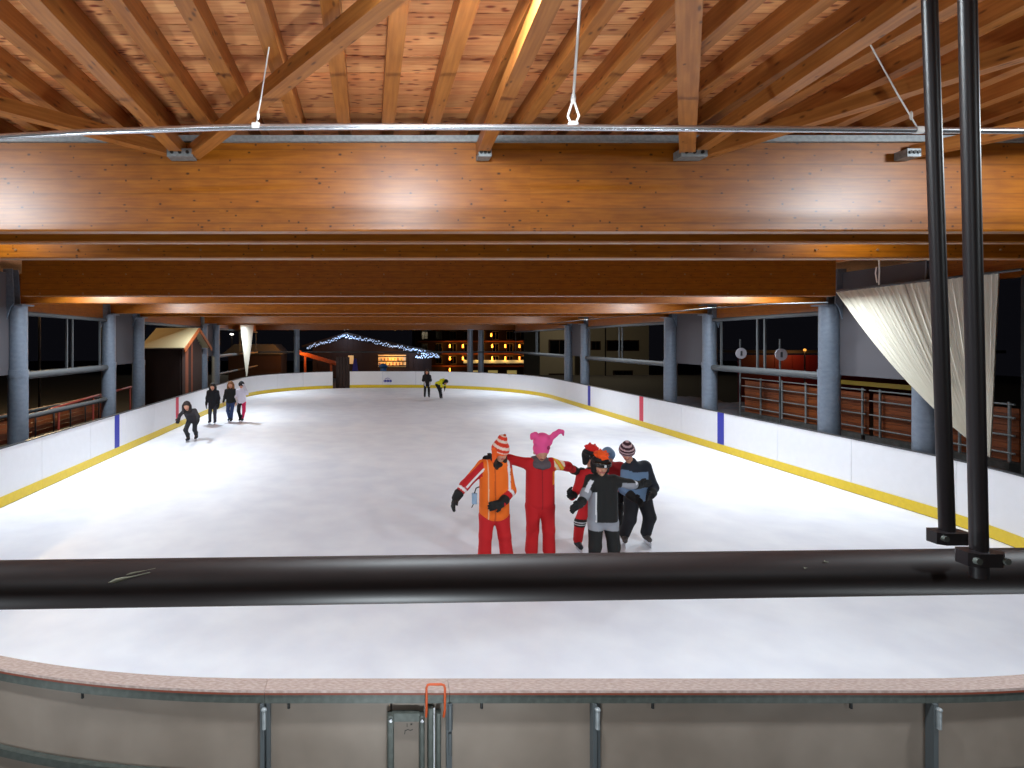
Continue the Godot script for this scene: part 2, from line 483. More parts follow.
func setting() -> void:
	measure()
	var g := MB.new()
	g.box(Vector3(1.5, -0.2, -20), Vector3(90, 0.2, 62))
	struct(g, "floor", M.asphalt)
	var lo := MB.new()
	lo.box(Vector3(10, -9.2, -190), Vector3(420, 0.4, 300))
	struct(lo, "ground", M.asphalt)
	var ic := MB.new()
	var ring := []
	for q in path: ring.append(Vector2((q[0] as Vector2).x, -(q[0] as Vector2).y))
	ic.prism(ring, Vector3(0, -0.09, 0), Basis(), 0.09)
	var o := MeshInstance3D.new()
	o.mesh = ic.mesh(); o.material_override = M.ice; o.name = "ice_floor"; o.set_meta("kind", "structure")
	add_child(o)
	var w := MB.new()
	w.box(Vector3(1.5, 2.4, 4.1), Vector3(26, 5.2, 0.2))
	struct(w, "wall_back", M.plaster)

# ---------------------------------------------------------------- roof: planks, rafters, joists
const RH := 4.50
func roof() -> void:
	var c := MB.new()
	c.box(Vector3(1.5, 4.78, -17), Vector3(27, 0.2, 43))
	var ceil_ := struct(c, "ceiling", M.plank[1])
	var d := 1.75; var k := 0
	while d < 4.9:
		var p := MB.new()
		var wd := 0.098 + rng.randf() * 0.008
		p.box(at(1.5 + rng.randf_range(-0.2, 0.2), 4.62 + rng.randf_range(0, 0.004) + 0.02, d + wd / 2), Vector3(17, 0.04, wd - 0.004), Basis(), Vector2(rng.randf() * 9.0, rng.randf() * 4.0))
		part(p, "plank", M.plank[rng.randi() % 4], ceil_)
		d += wd; k += 1
	var i := 0
	var x := 0.14
	for q in range(-20, 29):
		var r := MB.new()
		var xx := 0.14 + q * 0.315 + rng.randf_range(-0.012, 0.012)
		r.box(at(xx, RH + 0.06, 16.7), Vector3(0.078 + rng.randf() * 0.01, 0.12, 37.2), Basis(), Vector2(rng.randf() * 5, rng.randf()))
		part(r, "rafter", M.joist, ceil_)
	# joists and struts from the steel shoes on the nearest beam
	var braces := [
		[at(-1.34, 4.36, 3.98), at(-1.34, 4.40, 1.6), "straight roof joist running from the left steel shoe towards the viewer", 0.085],
		[at(-1.24, 4.34, 3.98), at(0.40, 4.41, 1.85), "diagonal timber strut rising right from the left steel shoe across the rafters", 0.085],
		[at(-1.38, 4.35, 3.98), at(-3.0, 4.42, 2.55), "diagonal timber strut running left from the left steel shoe", 0.08],
		[at(0.81, 4.36, 3.98), at(0.70, 4.40, 1.6), "straight roof joist above the second steel shoe, left of the hanging white rope", 0.085],
		[at(2.27, 4.35, 3.98), at(1.12, 4.42, 1.95), "wide timber strut that looks upright at the third steel shoe", 0.10],
		[at(2.33, 4.37, 3.98), at(2.18, 4.40, 1.6), "straight roof joist leaving the third steel shoe to the upper right", 0.085],
		[at(2.38, 4.34, 3.98), at(3.6, 4.42, 1.9), "long diagonal strut running from the third steel shoe to the right edge", 0.08],
		[at(3.86, 4.34, 3.98), at(5.2, 4.42, 2.4), "diagonal timber strut behind the two brown pipes by the fourth steel shoe", 0.08]]
	for b in braces:
		var m := MB.new()
		m.bar(b[0], b[1], b[3], 0.085, Vector3.UP, Vector2(rng.randf() * 3, rng.randf()))
		one(m, "roof_strut", M.joist, b[2], "timber strut", b[0], "")
	var shoes := [[-1.31, 0.18, "leftmost"], [0.815, 0.09, "second from left"], [2.27, 0.185, "third from left and widest"], [3.80, 0.095, "rightmost"]]
	for s in shoes:
		var o := thing("steel_shoe", "%s galvanized steel shoe under the strut ends on the nearest beam" % s[2], "bracket", at(s[0], 4.30, 3.98))
		var m := MB.new()
		m.box(at(s[0], 4.312, 3.945), Vector3(s[1], 0.056, 0.1))
		part(m, "plate", M.galv, o)
		for q in 3:
			var bo := MB.new()
			var bx: float = s[0] + (q - 1) * s[1] * 0.3
			bo.cyl(at(bx, 4.314, 3.896), at(bx, 4.314, 3.886), 0.012, -1, 8)
			part(bo, "bolt", M.dark, o)

# ---------------------------------------------------------------- glulam beams
func beams() -> void:
	var spec := [
		[4.00, 3.785, 4.44, 0.12, -9.0, 11.5, "nearest glossy glulam beam across the picture, broad honey-coloured face with white glare spots"],
		[4.46, 3.785, 4.44, 0.10, -9.0, 11.5, "dark shaded glulam beam just behind and below the nearest beam's lower edge"],
		[5.28, 3.780, 4.44, 0.14, -8.6, 11.0, "third glulam beam from the front, narrow visible strip with a row of bolts"],
		[9.90, 3.795, 4.44, 0.20, -6.12, 8.27, "broad dark brown glulam beam in front of the first bracketed columns, two rows of bolts"],
		[12.0, 3.805, 4.44, 0.20, -7.45, 9.95, "glulam beam with pale lower edge over the front bracketed columns"],
		[16.2, 3.80, 4.44, 0.2, -7.7, 10.05, "glulam beam over the second column pair, fronting the middle of the rink"],
		[18.3, 3.80, 4.44, 0.2, -7.7, 10.05, "glulam beam at the back of the second column pair"],
		[25.5, 3.80, 4.44, 0.2, -7.7, 10.05, "glulam beam at the front of the third column pair, above the far skaters"],
		[27.6, 3.80, 4.44, 0.2, -7.7, 10.05, "glulam beam at the back of the third column pair"],
		[38.0, 3.75, 4.44, 0.2, -7.7, 10.05, "farthest glulam beam, thin strip above the lit chalet and hotel"]]
	for i in spec.size():
		var s: Array = spec[i]
		var base := at((s[4] + s[5]) / 2, s[1], s[0])
		var o := thing("glulam_beam", s[6], "beam", base)
		var m := MB.new()
		var e := 0.012
		var off := Vector2(rng.randf() * 7, rng.randf() * 3)
		var x0: float = s[4]; var x1: float = s[5]; var y0: float = s[1]; var y1: float = s[2]; var d0: float = s[0]; var d1: float = d0 + s[3]
		m.quad(at(x0, y0 + e, d0), at(x1, y0 + e, d0), at(x1, y1, d0), at(x0, y1, d0), off)
		m.quad(at(x0, y0, d0 + e), at(x1, y0, d0 + e), at(x1, y0 + e, d0), at(x0, y0 + e, d0), off)
		m.quad(at(x0, y0, d1 - e), at(x1, y0, d1 - e), at(x1, y0, d0 + e), at(x0, y0, d0 + e), off)
		m.quad(at(x0, y0 + e, d1), at(x1, y0 + e, d1), at(x1, y0, d1 - e), at(x0, y0, d1 - e), off)
		m.quad(at(x1, y0 + e, d1), at(x0, y0 + e, d1), at(x0, y1, d1), at(x1, y1, d1), off)
		m.quad(at(x0, y1, d0), at(x1, y1, d0), at(x1, y1, d1), at(x0, y1, d1), off)
		for xx in [x0, x1]:
			var q := [at(xx, y0, d1), at(xx, y0, d0), at(xx, y1, d0), at(xx, y1, d1)]
			if xx == x1: q.reverse()
			m.quad(q[0], q[1], q[2], q[3])
		part(m, "timber", M.beam, o)
		var rows := []
		if i == 2: rows = [[3.86, 0.58]]
		elif i == 3: rows = [[4.18, 0.76], [3.84, 0.76]]
		elif i == 0: rows = []
		for r in rows:
			var x: float = -7.0 if i == 2 else -6.0
			while x < (9.6 if i == 2 else 8.0):
				var b := MB.new()
				b.cyl(at(x + 0.2, r[0], d0 + 0.004), at(x + 0.2, r[0], d0 - 0.012), 0.015 if i == 3 else 0.010, -1, 8)
				part(b, "bolt", M.bolt, o)
				x += r[1]
	# flat steel strip along the top edge of the nearest beam
	var st := MB.new()
	st.box(at(1.3, 4.437, 3.984), Vector3(20, 0.045, 0.03))
	one(st, "steel_strip", M.galv, "flat grey steel strip along the top edge of the nearest beam", "steel strip", at(1.3, 4.43, 3.985))

# ---------------------------------------------------------------- columns and the panels, fascias and rails between them
const CL := -7.5
const CR := 9.88
const COLS := [9.9, 12.0, 16.2, 18.3, 25.5, 27.6]
func column(x: float, d: float, label: String, full := true) -> void:
	var o := thing("steel_column", label, "column", at(x, -0.1, d))
	var s := MB.new()
	s.cyl(at(x, -0.1, d), at(x, 3.78, d), 0.185, 0.185, 24)
	part(s, "shaft", M.column, o)
	var c := MB.new()
	c.cyl(at(x, 2.22, d), at(x, 2.38, d), 0.205, 0.205, 24)
	part(c, "collar", M.column, o)
	var sl := MB.new()
	sl.cyl(at(x, -0.1, d), at(x, 2.22, d), 0.2, 0.195, 24)
	part(sl, "sleeve", M.column, o)
	var cp := MB.new()
	cp.box(at(x, 3.765, d), Vector3(0.44, 0.03, 0.44))
	part(cp, "cap_plate", M.column, o)
	var bp := MB.new()
	bp.box(at(x, -0.085, d), Vector3(0.5, 0.03, 0.5))
	part(bp, "base_plate", M.column, o)
	if full:
		var out := signf(x - 1.0)
		var f := MB.new()
		var ring := []
		for q in [[0.12, -0.42], [0.19, -0.1], [0.17, 0.72], [-0.02, 0.72], [-0.06, 0.0], [0.02, -0.1]]: ring.append(Vector2(q[0] * out, q[1]))
		f.prism(ring, at(x, 3.8, d - 0.235), Basis(Vector3(1, 0, 0), Vector3(0, 0, -1), Vector3(0, 1, 0)), 0.03)
		part(f, "bracket_plate", M.column, o)
		var f2 := MB.new()
		f2.prism(ring, at(x, 3.8, d - 0.03), Basis(Vector3(1, 0, 0), Vector3(0, 0, -1), Vector3(0, 1, 0)), 0.028)
		part(f2, "bracket_plate", M.column, o)
func bay(x: float, d0: float, d1: float, label: String) -> void:
	var o := thing("window_frame", label, "window frame", at(x, 1.3, (d0 + d1) / 2))
	var t := MB.new(); t.cyl(at(x, 3.60, d0), at(x, 3.60, d1), 0.05, -1, 12)
	part(t, "top_rail", M.frame, o)
	if x < 0 and d0 > 18.0 and d0 < 19.0: return     # the hut stands in this opening
	var m := MB.new(); m.cyl(at(x, 2.24, d0), at(x, 2.24, d1), 0.085, -1, 14)
	part(m, "middle_rail", M.frame, o)
	var mid := (d0 + d1) / 2
	for q in [mid - 0.16, mid + 0.10, d1 - 0.35]:
		var v := MB.new(); v.box(at(x, 2.95, q), Vector3(0.04, 1.36, 0.045))
		part(v, "mullion", M.frame, o)
	if x < 0:
		var s := MB.new(); s.cyl(at(x, 1.33, d0), at(x, 1.33, d1), 0.06, -1, 10)
		part(s, "lower_rail", M.frame, o)
func columns() -> void:
	var nm := ["nearest", "second", "third", "fourth", "fifth", "farthest"]
	for side in 2:
		var x: float = [CL, CR][side]
		for i in COLS.size():
			column(x, COLS[i], "%s blue-grey round steel column with collar along the %s side of the rink" % [nm[i], ["left", "right"][side]], true)
	column(-4.85, 38.1, "blue-grey steel column behind the far boards, left of the lit chalet", false)
	column(6.95, 38.1, "left column of the pair behind the far boards, before the hotel", false)
	column(7.72, 38.3, "right column of the pair behind the far boards, before the hotel", false)
	var bn := ["front", "middle", "back"]
	for side in 2:
		var x: float = [CL, CR][side] + [-0.12, 0.12][side]
		var sn: String = ["left", "right"][side]
		for i in 3:
			var d0: float = COLS[i * 2] + 0.1; var d1: float = COLS[i * 2 + 1] - 0.1
			if side == 1 and i == 0: d0 = 9.95
			var m := MB.new()
			m.box(at(x, 3.36, (d0 + d1) / 2), Vector3(0.05, 2.16, d1 - d0))
			one(m, "wall_panel", M.grey, "dark grey wall panel between the %s pair of columns on the %s" % [bn[i], sn], "wall panel", at(x, 2.28, (d0 + d1) / 2))
		var gaps := [[12.0, 16.2, 3.66], [18.3, 25.5, 3.66], [27.6, 38.0, 3.6]]
		for i in 3:
			var d0: float = gaps[i][0] + 0.19; var d1: float = gaps[i][1] - 0.19
			var m := MB.new()
			m.box(at(x, 4.05, (d0 + d1) / 2), Vector3(0.12, 0.8, d1 - d0))
			one(m, "fascia_beam", M.beam, "wooden fascia beam above the %s window opening on the %s" % [bn[i], sn], "fascia beam", at(x, 3.65, (d0 + d1) / 2))
			bay([CL, CR][side], d0, d1, "grey steel tube window frame in the %s opening on the %s" % [bn[i], sn])
	var f := MB.new()
	f.box(at(CR + 0.12, 4.25, 7.85), Vector3(0.12, 0.55, 3.7))
	one(f, "fascia_beam", M.beam, "wooden fascia beam at the right edge above the near end of the curtain", "fascia beam", at(CR + 0.12, 3.97, 7.85))
	var f2 := MB.new()
	f2.box(at(CL - 0.12, 4.25, 7.85), Vector3(0.12, 0.55, 3.7))
	one(f2, "fascia_beam", M.beam, "wooden fascia beam at the near left, outside the first column", "fascia beam", at(CL - 0.12, 3.97, 7.85))
	# far opening: a tube rail on the columns behind the far boards
	var r := MB.new()
	r.cyl(at(CL, 2.25, 38.1), at(CR, 2.25, 38.1), 0.05, -1, 10)
	one(r, "tube_rail", M.frame, "thin grey tube rail crossing the columns behind the far boards", "rail", at(1.2, 2.25, 38.1))

# ---------------------------------------------------------------- dasher boards
const BH := 1.075
func board_run(o: Node3D, s0: float, s1: float, near := false) -> void:
	var n := maxi(int(round((s1 - s0) / 2.05)), 1)
	for i in n:
		var a := lerpf(s0, s1, float(i) / n) + 0.004; var b := lerpf(s0, s1, float(i + 1) / n) - 0.004
		var p := MB.new(); p.ribbon(run(a, b), 0.0, 0.02, 0.02, BH - 0.02)
		part(p, "panel", M.white, o)
		var k := MB.new(); k.ribbon(run(a - 0.003, b + 0.003), -0.012, 0.0, 0.01, 0.195)
		part(k, "kick_strip", M.yellow, o)
		if not near:
			var c := MB.new(); c.ribbon(run(a - 0.003, b + 0.003), -0.01, 0.06, BH - 0.02, BH)
			part(c, "cap_rail", M.capdark, o)
			var w := MB.new(); w.ribbon(run(a, b), 0.045, 0.06, 0.0, BH - 0.02)
			part(w, "back_sheet", M.beige, o)
func mark(o: Node3D, s: float, w: float, m: Material, called: String) -> void:
	var k := MB.new(); k.ribbon(run(s - w / 2, s + w / 2), -0.004, 0.0, 0.197, BH - 0.02)
	part(k, called, m, o)
var s_near0 := 0.0
var s_near1 := 0.0
func boards() -> void:
	s_near1 = s_of(XL + 6.0 * (1 - sin(0.95)), DN + 6.0 * (1 - cos(0.95)))
	s_near0 = -5.6
	var sl1 := s_of(XL + 7.0 * (1 - cos(0.9)), DF - 7.0 * (1 - sin(0.9)))
	var sgap0 := s_of(-2.12, DF - 0.5); var sgap1 := s_of(-1.15, DF - 0.15)
	var sr0 := s_of(XR - 7.0 * (1 - cos(0.9)), DF - 7.0 * (1 - sin(0.9)))
	var o := thing("dasher_boards", "white dasher boards with yellow kick strip along the left side of the rink", "rink boards", at(XL, 0, 18))
	board_run(o, s_near1, sl1)
	mark(o, s_of(XL, 14.7), 0.28, M.bluemark, "blue_line"); mark(o, s_of(XL, 19.3), 0.28, M.redmark, "red_line"); mark(o, s_of(XL, 24.1), 0.28, M.bluemark, "blue_line")
	o = thing("dasher_boards", "white boards in the far left corner, ending at the dark wooden gap", "rink boards", at(-4, 0, 34))
	board_run(o, sl1, sgap0)
	o = thing("dasher_boards", "white boards across the far end and right corner, with a small blue emblem", "rink boards", at(3, 0, DF))
	board_run(o, sgap1, sr0)
	# emblem on a far panel: a blue arc over a short dark blue word-like row, and a seam
	var em := MB.new()
	for i in 9:
		em.box(at(1.02 + i * 0.058, 0.44, DF - 0.006), Vector3(0.036 + 0.012 * (i % 3), 0.10 + 0.03 * ((i * 5) % 3), 0.012))
	em.tube([at(1.10, 0.56, DF - 0.006), at(1.2, 0.62, DF - 0.006), at(1.3, 0.63, DF - 0.006), at(1.38, 0.57, DF - 0.006)], [0.014], 6)
	part(em, "emblem", M.bluemark, o, "blue emblem")
	o = thing("dasher_boards", "white dasher boards with yellow kick strip along the right side of the rink", "rink boards", at(XR, 0, 18))
	board_run(o, sr0, plen[-1] + s_near0)
	mark(o, s_of(XR, 15.2), 0.28, M.bluemark, "blue_line"); mark(o, s_of(XR, 19.6), 0.28, M.redmark, "red_line"); mark(o, s_of(XR, 24.2), 0.28, M.bluemark, "blue_line")
	# dark timber post box that fills the gap in the far boards
	var w := thing("timber_box", "dark brown upright timber box standing in the gap of the far boards", "timber box", at(-1.62, 0, 35.9))
	for i in 4:
		var b := MB.new()
		b.bevel_box(at(-1.94 + i * 0.215, 0.98, 35.95), Vector3(0.205, 1.96, 0.4), 0.015)
		part(b, "plank", M.hut, w)

func near_boards() -> void:
	var o := thing("gallery_boards", "near rink barrier seen from behind, with worn wooden cap and beige back panels", "rink boards", at(1.2, 0, 3.12))
	board_run(o, s_near0, s_near1, true)
	# caps with joints
	var joints := [s_near0, -2.6, 0.0, XR - 6.5 - 0.45, XR - 6.5 + 0.57, s_near1 - 2.6, s_near1]
	for i in joints.size() - 1:
		var a: float = joints[i] + 0.001; var b: float = joints[i + 1] - 0.001
		var c := MB.new(); c.ribbon(run(a, b, 0.2), -0.004, 0.105, BH - 0.014, BH)
		part(c, "wooden_cap", M.cap, o)
		var e := MB.new(); e.ribbon(run(a, b, 0.2), 0.10, 0.1045, BH - 0.026, BH - 0.0142)
		part(e, "cap_edge", M.ply, o)
		var r := MB.new(); r.ribbon(run(a, b, 0.2), 0.062, 0.099, BH - 0.075, BH - 0.0265)
		part(r, "steel_rail", M.galvdark, o)
		var lr := MB.new(); lr.ribbon(run(a, b, 0.2), 0.062, 0.095, 0.55, 0.595)
		part(lr, "lower_rail", M.galvdark, o)
	# back panels between the posts
	var cuts := [s_near0, -2.4, XR - 6.5 - 3.14, XR - 6.5 - 1.265, XR - 6.5 - 0.46, XR - 6.5 - 0.13, XR - 6.5 + 0.567, XR - 6.5 + 2.55, s_near1]
	for i in cuts.size() - 1:
		var p := MB.new(); p.ribbon(run(cuts[i] + 0.005, cuts[i + 1] - 0.005, 0.2), 0.045, 0.056, 0.02, BH - 0.03)
		part(p, "back_panel", M.beige, o)
	# posts: two thin angles with a latch between
	var y := DN - 0.075
	for px in [-0.567, 1.265, 3.14]:
		var p := MB.new()
		p.box(at(px - 0.016, 0.5, y - 0.012), Vector3(0.022, 1.0, 0.045)); p.box(at(px + 0.014, 0.5, y), Vector3(0.02, 1.0, 0.02))
		p.box(at(px, 0.5, y + 0.012), Vector3(0.05, 1.0, 0.008))
		part(p, "post", M.post, o)
		var l := MB.new()
		l.cyl(at(px - 0.004, 0.87, y - 0.04), at(px - 0.004, 0.97, y - 0.04), 0.012, -1, 10); l.ball(at(px - 0.004, 0.975, y - 0.04), Vector3(0.016, 0.012, 0.016))
		part(l, "latch_bolt", M.galv, o)
	for px in [-1.63, -0.44, 0.63, 1.58, 2.68]:
		var st := MB.new()
		var q := along(s_of(px, 3.3) if px > -0.7 else s_near1 - (XL + 6.0 * 0.19 - px) * -0.0)
		var dd := DN - 0.082
		if px < -0.7: dd = DN + 6.0 - sqrt(36.0 - pow(px + 0.6, 2)) - 0.082
		st.cyl(at(px, 0.965, dd), at(px, 1.0, dd), 0.008, -1, 8); st.ball(at(px, 0.965, dd), Vector3(0.009, 0.006, 0.009))
		part(st, "bolt_stub", M.black, o)
	# the gate in the middle, a thing of its own
	var g := thing("rink_gate", "galvanized steel rink gate with an orange pull loop below the wooden cap", "gate", at(0.28, 0, y))
	for q in [[0.125, 0.94, 0.036], [0.297, 0.94, 0.028], [0.345, 0.98, 0.03], [0.388, 0.955, 0.026]]:
		var m := MB.new()
		m.bevel_box(at(q[0], q[1] / 2, y - 0.02), Vector3(q[2], q[1], 0.045), 0.006)
		part(m, "upright", M.galvdark, g)
	var hb := MB.new(); hb.box(at(0.21, 0.925, y - 0.015), Vector3(0.15, 0.045, 0.03)); part(hb, "crossbar", M.galvdark, g)
	var gp := MB.new(); gp.box(at(0.21, 0.45, y + 0.012), Vector3(0.15, 0.9, 0.008)); part(gp, "infill_panel", M.beige, g)
	var li := MB.new(); li.box(at(0.367, 0.47, y + 0.002), Vector3(0.008, 0.98, 0.006)); part(li, "white_strip", M.white, g)
	for q in [0.125, 0.297]:
		var b := MB.new(); b.cyl(at(q, 0.92, y - 0.044), at(q, 0.92, y - 0.052), 0.009, -1, 8); part(b, "bolt", M.steel, g)
	var hinge := MB.new()
	hinge.box(at(0.448, 0.5, y - 0.01), Vector3(0.03, 1.0, 0.03)); hinge.cyl(at(0.452, 0.86, y - 0.03), at(0.452, 1.0, y - 0.03), 0.014, -1, 10)
	hinge.cyl(at(0.452, 0.72, y - 0.03), at(0.452, 0.84, y - 0.03), 0.009, -1, 10)
	part(hinge, "hinge_post", M.post, g)
	var lp := MB.new()
	var pts := []
	for q in [[0.318, 0.945], [0.318, 1.0], [0.318, 1.114], [0.324, 1.13], [0.336, 1.134], [0.40, 1.134], [0.412, 1.13], [0.418, 1.114], [0.418, 1.0], [0.414, 0.945]]: pts.append(at(q[0], q[1], y - 0.052 - 0.02 * float(q[1] > 0.95)))
	lp.tube(pts, [0.0065], 8)
	part(lp, "pull_loop", M.orange, g)
	var wr := MB.new()      # unreadable pen strokes on the small panel
	for q in [[0.218, 0.868, 0.218, 0.848], [0.236, 0.866, 0.246, 0.86], [0.238, 0.858, 0.246, 0.868], [0.205, 0.826, 0.222, 0.834], [0.222, 0.834, 0.236, 0.829], [0.236, 0.829, 0.25, 0.834], [0.207, 0.826, 0.204, 0.808]]:
		wr.bar(at(q[0], q[1], y + 0.0075), at(q[2], q[3], y + 0.0075), 0.0035, 0.002, Vector3(0, 0, 1))
	part(wr, "pen_mark", M.black, g)

# ---------------------------------------------------------------- handrail and pipes in front of the viewer, thin pipe and ropes under the roof
func gallery() -> void:
	# big brown handrail
	var im := Image.create(1024, 64, false, Image.FORMAT_RGB8)
	im.fill(Color(1, 1, 1))
	var f := FastNoiseLite.new()
	f.seed = 4; f.frequency = 0.03
	for y in 64:
		for x in 1024:
			var g := 0.9 + 0.1 * f.get_noise_2d(x, y * 6.0)
			im.set_pixel(x, y, Color(g, g, g))
	M.handrail = mat(Color(0.15, 0.11, 0.108), 0.52, 0.0, ImageTexture.create_from_image(im), Vector3(0.25, 1, 1))
	M.handrail.metallic_specular = 0.4
	var a := at(-2.6, 2.366, 1.405); var b := at(3.4, 2.353, 1.629)
	var o := thing("handrail", "thick dark brown steel handrail pipe crossing the whole picture over the ice", "handrail", (a + b) / 2)
	var m := MB.new(); m.cyl(a, b, 0.0600, -1, 48)
	part(m, "pipe", M.handrail, o)
	M.scratch = mat(Color(0.42, 0.42, 0.36), 0.6)
	# scratches: thin slivers that follow the curve of the pipe
	for s in [[-0.66, 0.42, 0.10, 0.95, 0.006], [-0.62, 0.72, 0.07, 1.0, 0.003], [1.165, 0.62, 0.010, 0.4, 0.003], [1.23, 0.9, 0.012, -0.5, 0.004]]:
		var k := MB.new()
		var pts := []
		for i in 7:
			var t := i / 6.0
			var x: float = s[0] + s[2] * t; var an: float = s[1] + s[3] * s[2] * 4.0 * t
			var c := a.lerp(b, (x - a.x) / (b.x - a.x))
			pts.append(c + Vector3(0, sin(an), cos(an)) * 0.0594)
		k.tube(pts, [s[4] * 0.15, s[4], s[4] * 0.8, s[4] * 0.5, s[4] * 0.3], 6)
		part(k, "scratch", M.scratch, o)
	# two upright pipes clamped to it
	for q in [[at(1.676, 2.418, 1.62), at(1.612, 4.35, 1.62), "rear left one of the two upright brown pipes clamped to the handrail", -0.02], [at(1.567, 2.395, 1.435), at(1.526, 4.35, 1.435), "front right one of the two upright brown pipes, standing before the handrail", 0.0]]:
		var p: Vector3 = q[0]
		var u := thing("upright_pipe", q[2], "pipe", p)
		var t := MB.new(); t.cyl(p, q[1], 0.0182, -1, 28)
		part(t, "pipe", M.pipe, u)
		var cl := MB.new()
		cl.prism([Vector2(-0.047, -0.014), Vector2(-0.036, -0.026), Vector2(0.036, -0.026), Vector2(0.047, -0.014), Vector2(0.047, 0.016), Vector2(0.03, 0.028), Vector2(-0.03, 0.028), Vector2(-0.047, 0.016)], p + Vector3(0, 0.0 if q[3] < 0 else 0.035, 0), Basis(), 0.034)
		part(cl, "clamp", M.pipe, u)
		for s in [-1, 1]:
			var bo := MB.new()
			var c := p + Vector3(0.036 * s, 0.02 if q[3] < 0 else 0.052, 0.024)
			bo.cyl(c, c + Vector3(0, 0, 0.010), 0.0085, -1, 8)
			part(bo, "bolt", M.galvdark, u)
	# thin pipe under the roof with its ropes
	var d := 3.0
	var pp := []
	for q in [[-3.6, 4.06], [-2.6, 4.085], [-1.97, 4.093], [-1.5, 4.12], [-0.74, 4.145], [0.0, 4.147], [1.1, 4.143], [2.2, 4.135], [3.5, 4.125], [5.5, 4.12]]: pp.append(at(q[0], q[1], d))
	var tp := MB.new(); tp.tube(pp, [0.0165], 14)
	one(tp, "hanging_pipe", M.steel, "thin shiny steel pipe hung under the rafters before the nearest beam", "pipe", at(0, 4.1, d))
	var ropes := [[1.10, 4.165, 0.93, "white rope with a loop at its end, holding the thin pipe near the middle", true], [-0.60, 4.15, -0.5, "thin white rope tied to the thin pipe by the left strut", false], [2.95, 4.13, 2.55, "thin slanting rope on the thin pipe at the right, beside the brown pipes", false]]
	for r in ropes:
		var o2 := thing("rope", r[3], "rope", at(r[0], r[1], d))
		var top := at(r[2], 4.52, d - 0.15) if not r[4] else at(r[2], 4.51, 2.45)
		if r[4]:
			var k := at(r[0], 4.30, d)
			var l := MB.new(); l.tube([k, top], [0.0075, 0.006], 8); part(l, "line", M.rope, o2)
			var lp := MB.new(); lp.tube([k, at(r[0] - 0.018, 4.24, d), at(r[0] - 0.03, 4.205, d), at(r[0] - 0.015, 4.17, d), at(r[0] + 0.015, 4.17, d), at(r[0] + 0.03, 4.205, d), at(r[0] + 0.018, 4.24, d), k], [0.0065], 8); part(lp, "loop", M.rope, o2)
			var kn := MB.new(); kn.ball(k, Vector3(0.014, 0.03, 0.014)); kn.ball(at(r[0], 4.165, d), Vector3(0.03, 0.014, 0.014)); part(kn, "knot", M.rope, o2)
		else:
			var l := MB.new(); l.tube([at(r[0], r[1], d), at(lerpf(r[0], r[2], 0.4), 4.30, d - 0.05), top], [0.004], 6); part(l, "line", M.rope, o2)
			var kn := MB.new(); kn.ball(at(lerpf(r[0], r[2], 0.15), 4.2, d - 0.02), Vector3(0.008, 0.025, 0.008)); kn.cyl(at(r[0] - 0.02, r[1], d), at(r[0] + 0.02, r[1], d), 0.02, -1, 10); part(kn, "knot", M.rope, o2)

# ---------------------------------------------------------------- things on the two long sides: curtains, fences, hut
func curtain(called: String, label: String, top: Array, tip: Vector3, hang: Vector3, folds: int, left_bow: float) -> void:
	var m := MB.new()      # a gathered string curtain: pleats from the rail down to the tie
	var nu := folds * 6; var nv := 26
	var a: Vector3 = top[0]; var b: Vector3 = top[1]
	var out := (b - a).cross(Vector3.UP).normalized()
	for face in 2:
		var first := m.v.size()
		for i in nu + 1:
			var u := float(i) / nu
			for j in nv + 1:
				var t := float(j) / nv
				var p := a.lerp(b, u)
				var e := tip + (hang - tip) * u
				var g := t
				var q := p.lerp(e, g)
				q.y -= left_bow * sin(PI * t) * (1 - u)
				var amp := 0.020 * (1.0 - 0.6 * t)
				q += out * (sin(u * folds * TAU) * amp + sin(u * folds * TAU * 2.7 + 1.0) * amp * 0.4 + (0.004 if face else -0.004))
				m.vert(q, out * (1 if face else -1), Vector2(u, t))
		var w := nv + 1
		for i in nu:
			for j in nv:
				var q := first + i * w + j
				if face == 0: m.tri(q, q + w, q + w + 1); m.tri(q, q + w + 1, q + 1)
				else: m.tri(q, q + w + 1, q + w); m.tri(q, q + 1, q + w + 1)
				var nn := (m.v[q + w] - m.v[q]).cross(m.v[q + 1] - m.v[q]) * (1 if face == 0 else -1)
				if i % 1 == 0: m.n[q] = nn.normalized(); 
	one(m, called, M.curtain, label, "curtain", (a + b) / 2)
